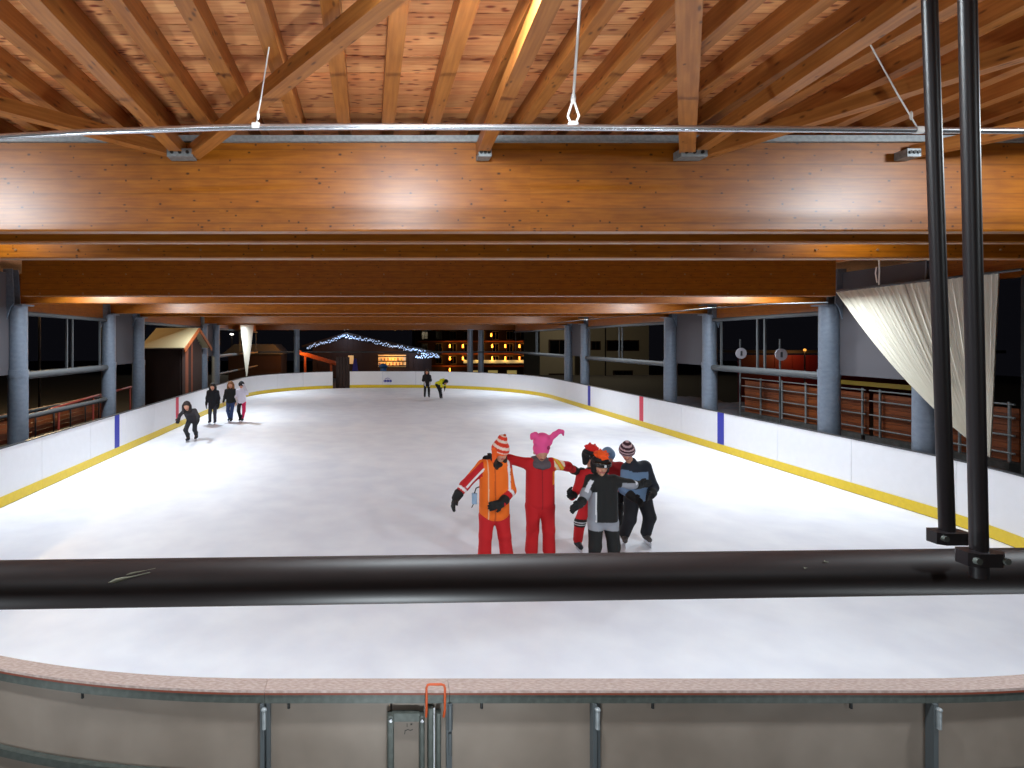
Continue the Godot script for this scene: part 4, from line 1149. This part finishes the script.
	# gloves
	if not J.gloves is bool:
		for q in ["a", "b"]:
			var gm := MB.new()
			var pr := hand_prims(J["w" + q], J["h" + q], J.get("palm_" + q, Vector3(0, -0.3, 1) if absf((J["h" + q] as Vector3).normalized().y) < 0.8 else Vector3(1 if q == "a" else -1, 0, -0.2)), J.get("th_" + q, Vector3(0, 0.3, 1)), s * 1.18, 0.0065, J.curl)
			pr.append([(J["w" + q] as Vector3).lerp(J["e" + q], 0.28), J["w" + q] + (J["h" + q] as Vector3).normalized() * 0.02, 0.059 * s * b, 0.05 * s * b, "hand"])
			var gc: Color = J.gloves
			gm.blob(pr, maxf(cell * 0.45, 0.0065), 0.004, func(p: Vector3, tg: String, t: float) -> Color: return gc)
			part(gm, "glove", M.cloth, o)
	# skates
	for q in ["a", "b"]:
		var td := (J["toe_" + q] as Vector3).normalized()
		var fp: Vector3 = J["f" + q]
		var sk := MB.new()
		var bc: Color = J.boots
		sk.blob([[fp + Vector3(0, 0.10, 0) * s, fp - Vector3(0, 0.02, 0), 0.052 * s, 0.05 * s], [fp - Vector3(0, 0.035, 0) - td * 0.02, fp - Vector3(0, 0.045, 0) + td * 0.13 * s, 0.046 * s, 0.036 * s]], maxf(cell, 0.012), 0.01, func(p: Vector3, tg: String, t: float) -> Color: return bc)
		var boot := part(sk, "skate", M.cloth, o)
		var bl := MB.new()
		bl.box(fp + td * 0.055 * s - Vector3(0, fp.y * 0.5 + 0.035, 0), Vector3(0.008, maxf(fp.y - 0.07, 0.03), 0.27 * s), Basis(Vector3.UP.cross(td).normalized(), Vector3.UP, td))
		part(bl, "blade", M.steel, boot)
	# headgear
	if J.has("hat"): (J.hat as Callable).call(o, hc, f, up, rt, s, maxf(cell * 0.7, 0.009))
	o.position = at(x, 0.0, d)
	return o

func beanie(o: Node3D, hc: Vector3, f: Vector3, up: Vector3, rt: Vector3, s: float, cell: float, tint: Callable, tall := 0.13, flaps := false) -> void:
	var m := MB.new()
	var pr := [[hc + up * 0.035 * s - f * 0.012, hc + up * tall * s - f * 0.02, 0.106 * s, 0.062 * s, "crown"], [hc + up * 0.045 * s - f * 0.01, hc + up * 0.05 * s + f * 0.008, 0.108 * s, 0.104 * s, "crown"]]
	if flaps:
		for k in [-1, 1]: pr.append([hc + rt * 0.085 * s * k + up * 0.02, hc + rt * 0.08 * s * k - up * 0.12 * s + f * 0.02, 0.045 * s, 0.022 * s, "flap"])
	# cut away the face: keep the lower rim above the brow by shifting the capsule back
	m.blob(pr, cell, 0.008, tint)
	part(m, "hat", M.cloth, o)

func goggles(o: Node3D, hc: Vector3, f: Vector3, up: Vector3, rt: Vector3, s: float) -> void:
	var st := MB.new()
	var pts := []
	for i in 25:
		var a := TAU * i / 24.0
		pts.append(hc + up * 0.055 * s + (f * cos(a) * 0.108 + rt * sin(a) * 0.104) * s - f * 0.004)
	for dy in [-0.012, 0.0, 0.012]:
		var q := []
		for p in pts: q.append(p + up * dy * s)
		st.tube(q, [0.011 * s], 6, false)
	var g := part(st, "goggles", M.black, o)
	var fr := MB.new()
	for sh in 2:
		var q := []
		for i in 11:
			var a := lerpf(-1.05, 1.05, i / 10.0)
			q.append(hc + up * (0.055 + 0.012 * (sh * 2 - 1)) * s + (f * cos(a) * 0.118 + rt * sin(a) * 0.112) * s)
		fr.tube(q, [0.016 * s, 0.024 * s, 0.026 * s, 0.026 * s, 0.024 * s, 0.022 * s, 0.024 * s, 0.026 * s, 0.026 * s, 0.024 * s, 0.016 * s], 8)
	part(fr, "lens", M.lens, g)
	var em := MB.new(); em.box(hc + up * 0.055 * s + f * 0.145 * s, Vector3(0.022, 0.026, 0.012) * s, Basis(rt, up, f)); part(em, "emblem", M.white, g)

func people() -> void:
	var RED := Color(0.74, 0.05, 0.09); var ORG := Color(0.93, 0.42, 0.06); var WHT := Color(0.9, 0.88, 0.88); var BLK := Color(0.055, 0.06, 0.075); var GRY := Color(0.56, 0.57, 0.6)
	var plain := func(c: Color) -> Callable: return func(p: Vector3, tg: String, t: float) -> Color: return c
	var grp := "skaters in a huddle in the foreground"
	# --- 1: orange and red jacket, striped hat
	var j1 := func(p: Vector3, tg: String, t: float) -> Color:
		if tg == "ua": return ORG if t < 0.6 and p.y - 1.19 > (p.x + 0.29) * 1.0 - 0.0 and p.z < 0.05 else (WHT if absf((p.y - 1.19) - (p.x + 0.29) * 1.0 + 0.022) < 0.02 else RED)
		if tg == "fa": return WHT if t > 0.22 and t < 0.42 else RED
		if tg == "ub": return ORG if p.x > 0.2 and t > 0.1 else (WHT if absf(p.x - 0.175) < 0.018 else RED)
		if tg == "fb": return WHT if t > 0.12 and t < 0.3 else RED
		if tg == "collar" and p.y > 1.36: return Color(0.12, 0.1, 0.1)
		if absf(p.x + 0.01) < 0.008 and p.z > 0: return Color(0.75, 0.3, 0.05)
		if absf(p.x + 0.1) < 0.007 and p.z > 0: return Color(0.9, 0.75, 0.6)
		return RED if absf(p.x) > 0.172 and p.y > 1.2 else ORG
	var h1 := func(o: Node3D, hc: Vector3, f: Vector3, up: Vector3, rt: Vector3, s: float, cell: float) -> void:
		var tint := func(p: Vector3, tg: String, t: float) -> Color:
			if tg == "flap": return Color(0.95, 0.36, 0.05)
			var h: float = (p - hc).dot(up)
			if h < 0.02: return Color(0.95, 0.36, 0.05)
			return Color(0.92, 0.82, 0.76) if fposmod(h, 0.075) < 0.034 else Color(0.86, 0.2, 0.08)
		beanie(o, hc, f, up, rt, s, cell, tint, 0.17, true)
		var hr := MB.new()
		hr.blob([[hc + rt * 0.07 - up * 0.02 + f * 0.03, hc + rt * 0.07 - up * 0.2 + f * 0.09, 0.03, 0.035], [hc - rt * 0.08 - up * 0.05, hc - rt * 0.05 - up * 0.2 + f * 0.07, 0.028, 0.03]], cell, 0.01, func(p: Vector3, tg: String, t: float) -> Color: return Color(0.2, 0.12, 0.08))
		part(hr, "hair", M.cloth, o)
		var pm := MB.new(); pm.ball(hc + up * 0.245, Vector3(0.02, 0.018, 0.02)); part(pm, "pompom", M.orange, o)
		var sc := MB.new()
		sc.blob([[hc - up * 0.17 - rt * 0.05 + f * 0.05, hc - up * 0.17 + rt * 0.05 + f * 0.06, 0.045, 0.045]], cell, 0.01, func(p: Vector3, tg: String, t: float) -> Color: return Color(0.05, 0.05, 0.06))
		part(sc, "scarf", M.cloth, o)
	person("skater in orange and red jacket with striped earflap hat, leftmost of the huddle", grp, 1.69, 7.5, {
		"hc": Vector3(0.065, 1.525, 0.05), "look": Vector3(0.55, -0.38, 1), "up": Vector3(0.12, 1, 0.1), "neck": Vector3(0.02, 1.365, 0.0), "pel": Vector3(0.0, 0.74, 0), "hem": 0.64,
		"sa": Vector3(-0.155, 1.325, 0), "ea": Vector3(-0.405, 1.075, 0.05), "wa": Vector3(-0.52, 0.945, 0.1), "ha": Vector3(-0.06, -0.13, 0.03),
		"sb": Vector3(0.155, 1.325, 0), "eb": Vector3(0.215, 1.01, 0.04), "wb": Vector3(0.06, 0.885, 0.2), "hb": Vector3(-0.16, -0.03, 0.03), "palm_b": Vector3(0, -0.5, -1),
		"pa": Vector3(-0.095, 0.66, 0), "ka": Vector3(-0.125, 0.4, 0.03), "fa": Vector3(-0.13, 0.09, 0), "pb": Vector3(0.095, 0.66, 0), "kb": Vector3(0.13, 0.4, 0.03), "fb": Vector3(0.17, 0.09, 0),
		"s": 1.04, "flare": 0.016, "bulk": 1.06, "jacket": j1, "trouser": plain.call(RED), "hat": h1}, 0.0105)
	# small silvery bag hanging at the hip
	var bg := thing("hip_bag", "small silver and blue bag hanging at the hip of the orange-jacketed skater", "bag", at(1.42, 0.84, 7.48))
	var bb := MB.new(); bb.bevel_box(at(1.42, 0.9, 7.47), Vector3(0.07, 0.14, 0.05), 0.012); part(bb, "pouch", mat(Color(0.55, 0.65, 0.75), 0.35), bg)
	var bs := MB.new(); bs.tube([at(1.42, 0.97, 7.47), at(1.44, 1.04, 7.46), at(1.48, 1.06, 7.45)], [0.008], 6); bs.tube([at(1.41, 0.83, 7.47), at(1.38, 0.78, 7.46)], [0.006], 6); part(bs, "strap", M.dark, bg)
	# --- 2: pink horned hat, red suit
	var j2 := func(p: Vector3, tg: String, t: float) -> Color:
		if p.y > 1.31 and absf(p.x) < 0.13 - (1.40 - p.y) * 0.8: return Color(0.36, 0.33, 0.35)
		if tg == "ub" and t < 0.62:
			var w := sin(p.x * 47.0 + p.y * 33.0)
			return Color(0.93, 0.86, 0.74) if w > 0.35 else (Color(0.95, 0.5, 0.08) if w > -0.6 else Color(0.9, 0.75, 0.2))
		if tg == "t" and p.x > 0.145 and p.z > 0.0 and p.y > 1.04 and p.y < 1.22: return Color(0.93, 0.5, 0.08) if p.x > 0.165 or p.y > 1.05 else Color(0.95, 0.75, 0.2)
		if absf(p.x) < 0.007 and p.z > 0 and tg == "t": return Color(0.5, 0.03, 0.06)
		return RED
	var h2 := func(o: Node3D, hc: Vector3, f: Vector3, up: Vector3, rt: Vector3, s: float, cell: float) -> void:
		var pk := Color(0.93, 0.33, 0.58)
		var m := MB.new()
		var c := hc
		var pr := [[c + up * 0.05 - f * 0.01, c + up * 0.19 - f * 0.015, 0.11, 0.1, ""], [c + up * 0.17 - rt * 0.07, c + up * 0.215 + rt * 0.0, 0.06, 0.06, ""], [c + up * 0.17 + rt * 0.07, c + up * 0.215, 0.06, 0.06, ""]]
		var lft := [c + up * 0.2 - rt * 0.075, c + up * 0.285 - rt * 0.115, c + up * 0.275 - rt * 0.155, c + up * 0.225 - rt * 0.16]
		var rgt := [c + up * 0.2 + rt * 0.085, c + up * 0.285 + rt * 0.15, c + up * 0.335 + rt * 0.205, c + up * 0.33 + rt * 0.25, c + up * 0.275 + rt * 0.27]
		for q in [lft, rgt]:
			for i in q.size() - 1: pr.append([q[i], q[i + 1], 0.040 - i * 0.007, 0.034 - i * 0.007, "horn"])
		m.blob(pr, cell, 0.01, func(p: Vector3, tg: String, t: float) -> Color: return pk)
		part(m, "hat", M.cloth, o)
		var cl := MB.new()
		var cg := Color(0.36, 0.33, 0.35)
		var ring := []
		for i in 8:
			var a0 := TAU * i / 8.0; var a1 := TAU * (i + 1) / 8.0
			ring.append([hc + Vector3(cos(a0) * 0.105, -0.145 - 0.035 * sin(a0), sin(a0) * 0.095 - 0.02), hc + Vector3(cos(a1) * 0.105, -0.145 - 0.035 * sin(a1), sin(a1) * 0.095 - 0.02), 0.042, 0.042, ""])
		cl.blob(ring, cell, 0.01, func(p: Vector3, tg: String, t: float) -> Color: return cg)
		part(cl, "collar", M.cloth, o)
		var e := MB.new(); e.ball(c + up * 0.13 + rt * 0.06 + f * 0.085, Vector3(0.022, 0.028, 0.012)); part(e, "button", mat(Color(0.62, 0.15, 0.35), 0.7), o)
	person("skater in red suit with pink two-horned knitted hat, arms round the neighbours' shoulders", grp, 2.38, 7.75, {
		"hc": Vector3(0.0, 1.47, 0.04), "look": Vector3(0.05, -0.45, 1), "up": Vector3(0, 1, 0.1), "neck": Vector3(0, 1.34, 0.0), "pel": Vector3(0, 0.80, 0), "hem": 0.71,
		"sa": Vector3(-0.165, 1.30, 0), "ea": Vector3(-0.40, 1.345, -0.1), "wa": Vector3(-0.59, 1.34, -0.22), "ha": Vector3(-1, -0.1, 0.2),
		"sb": Vector3(0.17, 1.30, 0), "eb": Vector3(0.405, 1.25, -0.06), "wb": Vector3(0.60, 1.13, -0.3), "hb": Vector3(1, -0.3, 0.1),
		"pa": Vector3(-0.095, 0.72, 0), "ka": Vector3(-0.11, 0.4, 0.03), "fa": Vector3(-0.12, 0.085, 0), "pb": Vector3(0.095, 0.72, 0), "kb": Vector3(0.11, 0.4, 0.03), "fb": Vector3(0.125, 0.085, 0),
		"bulk": 1.06, "s": 1.02, "flare": 0.014, "jacket": j2, "trouser": plain.call(RED), "hat": h2}, 0.0105)
	# --- 3: red jacket with black straps, red fluffy hat and goggles, knee pads
	var j3 := func(p: Vector3, tg: String, t: float) -> Color:
		if tg == "t" and p.z > -0.05 and p.y < 1.09 and p.y > 0.86 and p.x < 0.05: return BLK
		if tg == "collar" and p.y > 1.17: return BLK
		return RED
	var t3 := func(p: Vector3, tg: String, t: float) -> Color:
		if p.y > 0.36 and p.y < 0.47 and p.z > 0.0: return Color(0.85, 0.85, 0.86) if absf(p.y - 0.425) < 0.008 or absf(p.y - 0.395) < 0.008 else BLK
		return RED
	var fluffy := func(fc: Color) -> Callable:
		return func(o: Node3D, hc: Vector3, f: Vector3, up: Vector3, rt: Vector3, s: float, cell: float) -> void:
			var m := MB.new()
			m.blob([[hc + up * 0.04 - f * 0.015, hc + up * 0.06 + f * 0.0, 0.108, 0.1, "band"], [hc + rt * 0.07 - f * 0.02 + up * 0.02, hc + rt * 0.08 - up * 0.07, 0.05, 0.035, "band"], [hc - rt * 0.07 - f * 0.02 + up * 0.02, hc - rt * 0.08 - up * 0.07, 0.05, 0.035, "band"]], cell, 0.01, func(p: Vector3, tg: String, t: float) -> Color: return Color(0.05, 0.05, 0.055))
			part(m, "helmet", M.cloth, o)
			var r := RandomNumberGenerator.new(); r.seed = 5
			var pr := [[hc + up * 0.13 - f * 0.02, hc + up * 0.14 + f * 0.01, 0.07, 0.065, ""]]
			for i in 40:
				var a := r.randf() * TAU; var q := r.randf_range(0.15, 1.0)
				var dir := (up * q + (rt * cos(a) + f * sin(a)) * sqrt(1.0 - q * q * 0.8)).normalized()
				pr.append([hc + up * 0.1 + dir * 0.05, hc + up * 0.1 + dir * r.randf_range(0.095, 0.12), 0.016, 0.008, ""])
			var fz := MB.new(); fz.blob(pr, cell, 0.006, func(p: Vector3, tg: String, t: float) -> Color: return fc)
			part(fz, "fluffy_cover", M.cloth, o)
			goggles(o, hc, f, up, rt, s)
	person("skater in red suit with black straps and knee pads, red fluffy helmet cover, half hidden", grp, 3.187, 8.04, {
		"hc": Vector3(0.0, 1.325, 0.0), "look": Vector3(0.5, -0.3, 1), "neck": Vector3(0.03, 1.13, 0), "pel": Vector3(0.08, 0.70, -0.02), "hem": 0.64,
		"sa": Vector3(-0.12, 1.09, 0), "ea": Vector3(-0.215, 0.9, 0.1), "wa": Vector3(-0.335, 0.81, 0.2), "ha": Vector3(-0.4, 0.85, 0.2), "palm_a": Vector3(0.5, 0.4, 1), "th_a": Vector3(-1, 0.6, 0),
		"sb": Vector3(0.2, 1.08, -0.02), "eb": Vector3(0.3, 0.86, -0.02), "wb": Vector3(0.3, 0.68, 0.04), "hb": Vector3(0, -1, 0.1),
		"pa": Vector3(-0.03, 0.66, 0), "ka": Vector3(-0.165, 0.41, 0.05), "fa": Vector3(-0.175, 0.13, 0), "pb": Vector3(0.17, 0.66, -0.02), "kb": Vector3(0.30, 0.40, 0.0), "fb": Vector3(0.33, 0.13, -0.04),
		"s": 0.98, "curl": 0.6, "jacket": j3, "trouser": t3, "hat": fluffy.call(Color(0.86, 0.12, 0.09))}, 0.0105)
	# --- 4: dark jacket with grey sides
	var j4 := func(p: Vector3, tg: String, t: float) -> Color:
		if tg == "ua": return Color(0.85, 0.85, 0.88) if absf((p.y - 1.19) * 0.6 - (p.x + 0.2) * 0.8 ) < 0.022 and t > 0.15 else (BLK if t < 0.75 else GRY)
		if tg == "ub": return BLK if t < 0.4 or p.y > 1.19 else GRY
		if tg == "fa" or tg == "fb": return GRY if tg == "fa" or p.y < 1.16 else Color(0.85, 0.85, 0.88)
		if tg == "t":
			if p.y < 0.70: return GRY
			if p.x < -0.12 and p.y < 1.08: return GRY if absf(p.x + 0.128) > 0.006 else Color(0.9, 0.9, 0.9)
			if p.x > 0.165 and p.y < 1.1: return GRY
		return BLK
	var t4 := func(p: Vector3, tg: String, t: float) -> Color:
		if p.y > 0.585: return GRY
		return BLK
	person("child in black and grey jacket with orange fluffy helmet cover, front of the huddle", grp, 3.02, 7.2, {
		"hc": Vector3(-0.04, 1.40, 0.02), "look": Vector3(0.0, -0.2, 1), "neck": Vector3(-0.02, 1.25, 0), "pel": Vector3(0, 0.74, 0), "hem": 0.66,
		"sa": Vector3(-0.155, 1.21, 0), "ea": Vector3(-0.262, 1.06, 0.1), "wa": Vector3(-0.36, 0.965, 0.2), "ha": Vector3(-0.8, -0.35, 0.2),
		"sb": Vector3(0.15, 1.2, 0), "eb": Vector3(0.345, 1.165, 0.02), "wb": Vector3(0.49, 1.125, -0.08), "hb": Vector3(0.9, 0.1, -0.3),
		"pa": Vector3(-0.095, 0.68, 0), "ka": Vector3(-0.12, 0.38, 0.05), "fa": Vector3(-0.125, 0.13, 0), "pb": Vector3(0.095, 0.68, 0), "kb": Vector3(0.12, 0.38, 0.05), "fb": Vector3(0.13, 0.13, 0),
		"s": 1.0, "jacket": j4, "trouser": t4, "hat": fluffy.call(Color(0.95, 0.33, 0.08))}, 0.0105)
	# --- 5: blue-black jacket, striped beanie
	var j5 := func(p: Vector3, tg: String, t: float) -> Color:
		if tg == "t" and p.z > -0.12 and p.y < 1.10 and p.x < 0.11: return Color(0.40, 0.50, 0.62)
		if tg == "fa" and t < 0.6 or tg == "ua" and t > 0.12: return Color(0.40, 0.50, 0.62)
		return Color(0.09, 0.12, 0.17)
	var h5 := func(o: Node3D, hc: Vector3, f: Vector3, up: Vector3, rt: Vector3, s: float, cell: float) -> void:
		var tint := func(p: Vector3, tg: String, t: float) -> Color: return Color(0.78, 0.66, 0.68) if fposmod((p - hc).dot(up), 0.044) < 0.018 else Color(0.24, 0.1, 0.14)
		beanie(o, hc, f, up, rt, s, cell, tint, 0.12)
	person("skater in blue-black jacket and dark striped beanie, leaning in, rightmost of the huddle", grp, 3.96, 8.24, {
		"hc": Vector3(-0.205, 1.385, 0.12), "look": Vector3(-0.45, -0.55, 1), "up": Vector3(-0.12, 1, 0.3), "neck": Vector3(-0.11, 1.21, 0.06), "pel": Vector3(0.03, 0.72, -0.04), "hem": 0.66,
		"sa": Vector3(-0.175, 1.13, 0.06), "ea": Vector3(-0.27, 0.86, 0.16), "wa": Vector3(-0.2, 0.78, 0.28), "ha": Vector3(0.3, -0.2, 0.5),
		"sb": Vector3(0.13, 1.15, -0.02), "eb": Vector3(0.215, 0.86, 0.06), "wb": Vector3(0.10, 0.80, 0.22), "hb": Vector3(-0.6, -0.15, 0.4),
		"pa": Vector3(-0.065, 0.68, -0.02), "ka": Vector3(-0.135, 0.40, 0.06), "fa": Vector3(-0.185, 0.15, 0), "pb": Vector3(0.115, 0.68, -0.04), "kb": Vector3(0.165, 0.42, 0.04), "fb": Vector3(0.15, 0.15, -0.04),
		"toe_a": Vector3(-0.4, 0, 1), "toe_b": Vector3(-0.1, 0, 1), "s": 1.0, "bulk": 1.14, "boots": Color(0.26, 0.25, 0.25), "jacket": j5, "trouser": plain.call(Color(0.07, 0.075, 0.085)), "hat": h5}, 0.0105)
	# --- 6: almost hidden behind them
	var h6 := func(o: Node3D, hc: Vector3, f: Vector3, up: Vector3, rt: Vector3, s: float, cell: float) -> void:
		beanie(o, hc, f, up, rt, s, cell, func(p: Vector3, tg: String, t: float) -> Color: return Color(0.45, 0.56, 0.68), 0.10)
	person("skater almost hidden behind the huddle, only a grey-blue hat and red jacket showing", grp, 3.80, 8.75, {
		"hc": Vector3(-0.05, 1.19, 0), "neck": Vector3(-0.03, 1.05, 0), "sa": Vector3(-0.15, 1.04, 0), "sb": Vector3(0.15, 1.04, 0), "ea": Vector3(-0.18, 0.82, 0.05), "eb": Vector3(0.18, 0.82, 0.05), "wa": Vector3(-0.1, 0.68, 0.15), "wb": Vector3(0.1, 0.68, 0.15),
		"s": 0.95, "jacket": plain.call(Color(0.6, 0.06, 0.1)), "trouser": plain.call(BLK), "hat": h6}, 0.018)
	# --- far skaters
	var hood := func(c: Color, hair: bool) -> Callable:
		return func(o: Node3D, hc: Vector3, f: Vector3, up: Vector3, rt: Vector3, s: float, cell: float) -> void:
			if hair:
				var m := MB.new()
				m.blob([[hc + up * 0.04 - f * 0.03, hc + up * 0.05 - f * 0.01, 0.108 * s, 0.105 * s], [hc + rt * 0.09 - f * 0.01, hc + rt * 0.1 - up * 0.16, 0.05, 0.045], [hc - rt * 0.09 - f * 0.01, hc - rt * 0.1 - up * 0.16, 0.05, 0.045]], cell, 0.012, func(p: Vector3, tg: String, t: float) -> Color: return c)
				part(m, "hair", M.cloth, o)
			else: beanie(o, hc, f, up, rt, s, cell, func(p: Vector3, tg: String, t: float) -> Color: return c, 0.1)
	var DK := Color(0.07, 0.07, 0.09)
	var g2 := "far skaters by the left boards"
	person("dark-clothed skater bent forward in a stride, nearest of the four by the left boards", g2, -5.23, 16.6, {
		"hc": Vector3(-0.06, 1.10, 0.26), "look": Vector3(0.2, -0.4, 1), "neck": Vector3(-0.04, 0.98, 0.16), "pel": Vector3(0, 0.66, -0.08), "hem": 0.6,
		"sa": Vector3(-0.17, 0.95, 0.13), "ea": Vector3(-0.34, 0.8, 0.02), "wa": Vector3(-0.42, 0.68, -0.12), "ha": Vector3(-0.3, -0.6, -0.4), "sb": Vector3(0.14, 0.95, 0.13), "eb": Vector3(0.26, 0.78, 0.2), "wb": Vector3(0.3, 0.68, 0.36), "hb": Vector3(0.2, -0.3, 0.8),
		"pa": Vector3(-0.08, 0.64, -0.06), "ka": Vector3(-0.14, 0.38, 0.12), "fa": Vector3(-0.12, 0.13, -0.06), "pb": Vector3(0.08, 0.64, -0.08), "kb": Vector3(0.08, 0.36, -0.04), "fb": Vector3(0.06, 0.15, -0.26),
		"jacket": plain.call(Color(0.15, 0.12, 0.15)), "trouser": plain.call(Color(0.09, 0.09, 0.13)), "hat": hood.call(Color(0.14, 0.1, 0.1), true)}, 0.02)
	person("skater in black coat and grey trousers, second from the left by the boards", g2, -5.62, 20.3, {"hc": Vector3(0, 1.33, 0.03), "hem": 0.55, "jacket": plain.call(DK), "trouser": plain.call(Color(0.2, 0.2, 0.25)), "hat": hood.call(Color(0.1, 0.09, 0.1), true),
		"fb": Vector3(0.09, 0.13, 0.06), "kb": Vector3(0.09, 0.41, 0.08)}, 0.022)
	person("skater in dark jacket with blonde hair and blue jeans by the left boards", g2, -5.1, 20.8, {"jacket": plain.call(Color(0.09, 0.085, 0.1)), "trouser": plain.call(Color(0.16, 0.24, 0.42)), "hat": hood.call(Color(0.5, 0.33, 0.18), true), "gloves": true,
		"wa": Vector3(-0.24, 0.74, 0.12), "fb": Vector3(0.05, 0.13, 0.1), "kb": Vector3(0.06, 0.41, 0.09), "fa": Vector3(-0.06, 0.13, -0.05)}, 0.022)
	var t7 := func(p: Vector3, tg: String, t: float) -> Color: return Color(0.85, 0.12, 0.35) if p.x > 0.03 and p.z > -0.02 else DK
	person("skater in white jacket and dark hat with pink-striped trousers by the left boards", g2, -4.7, 20.8, {"jacket": plain.call(Color(0.88, 0.86, 0.92)), "trouser": t7, "hat": hood.call(DK, false), "gloves": Color(0.8, 0.78, 0.82),
		"wa": Vector3(-0.12, 0.85, 0.2), "wb": Vector3(0.16, 1.25, 0.12), "eb": Vector3(0.24, 1.05, 0.12), "hb": Vector3(-0.3, 1, 0.1), "fb": Vector3(0.05, 0.13, 0.08), "fa": Vector3(-0.05, 0.13, -0.02)}, 0.022)
	person("slim skater in dark clothes standing upright near the far boards", "", 3.1, 29.5, {"jacket": plain.call(DK), "trouser": plain.call(DK), "hat": hood.call(Color(0.16, 0.13, 0.12), true), "gloves": Color(0.8, 0.8, 0.85),
		"wa": Vector3(-0.12, 0.8, 0.16), "wb": Vector3(0.14, 0.78, 0.16)}, 0.026)
	person("skater in bright yellow jacket bending over near the far boards", "", 3.72, 29.0, {
		"hc": Vector3(0.28, 0.88, 0.16), "look": Vector3(0.5, -0.9, 0.5), "up": Vector3(0.7, 0.5, 0.4), "neck": Vector3(0.2, 0.97, 0.1), "pel": Vector3(-0.12, 0.78, -0.05), "hem": 0.72,
		"sa": Vector3(0.02, 0.98, 0.2), "ea": Vector3(0.06, 0.74, 0.28), "wa": Vector3(0.02, 0.54, 0.28), "sb": Vector3(0.2, 1.0, -0.06), "eb": Vector3(0.28, 0.76, -0.02), "wb": Vector3(0.24, 0.58, 0.06),
		"pa": Vector3(-0.16, 0.74, 0.05), "ka": Vector3(-0.02, 0.42, 0.08), "fa": Vector3(0.02, 0.13, 0.05), "pb": Vector3(-0.08, 0.74, -0.1), "kb": Vector3(0.04, 0.42, -0.06), "fb": Vector3(0.1, 0.13, -0.1),
		"jacket": plain.call(Color(0.85, 0.85, 0.1)), "trouser": plain.call(DK), "hat": hood.call(Color(0.06, 0.06, 0.07), true)}, 0.026)
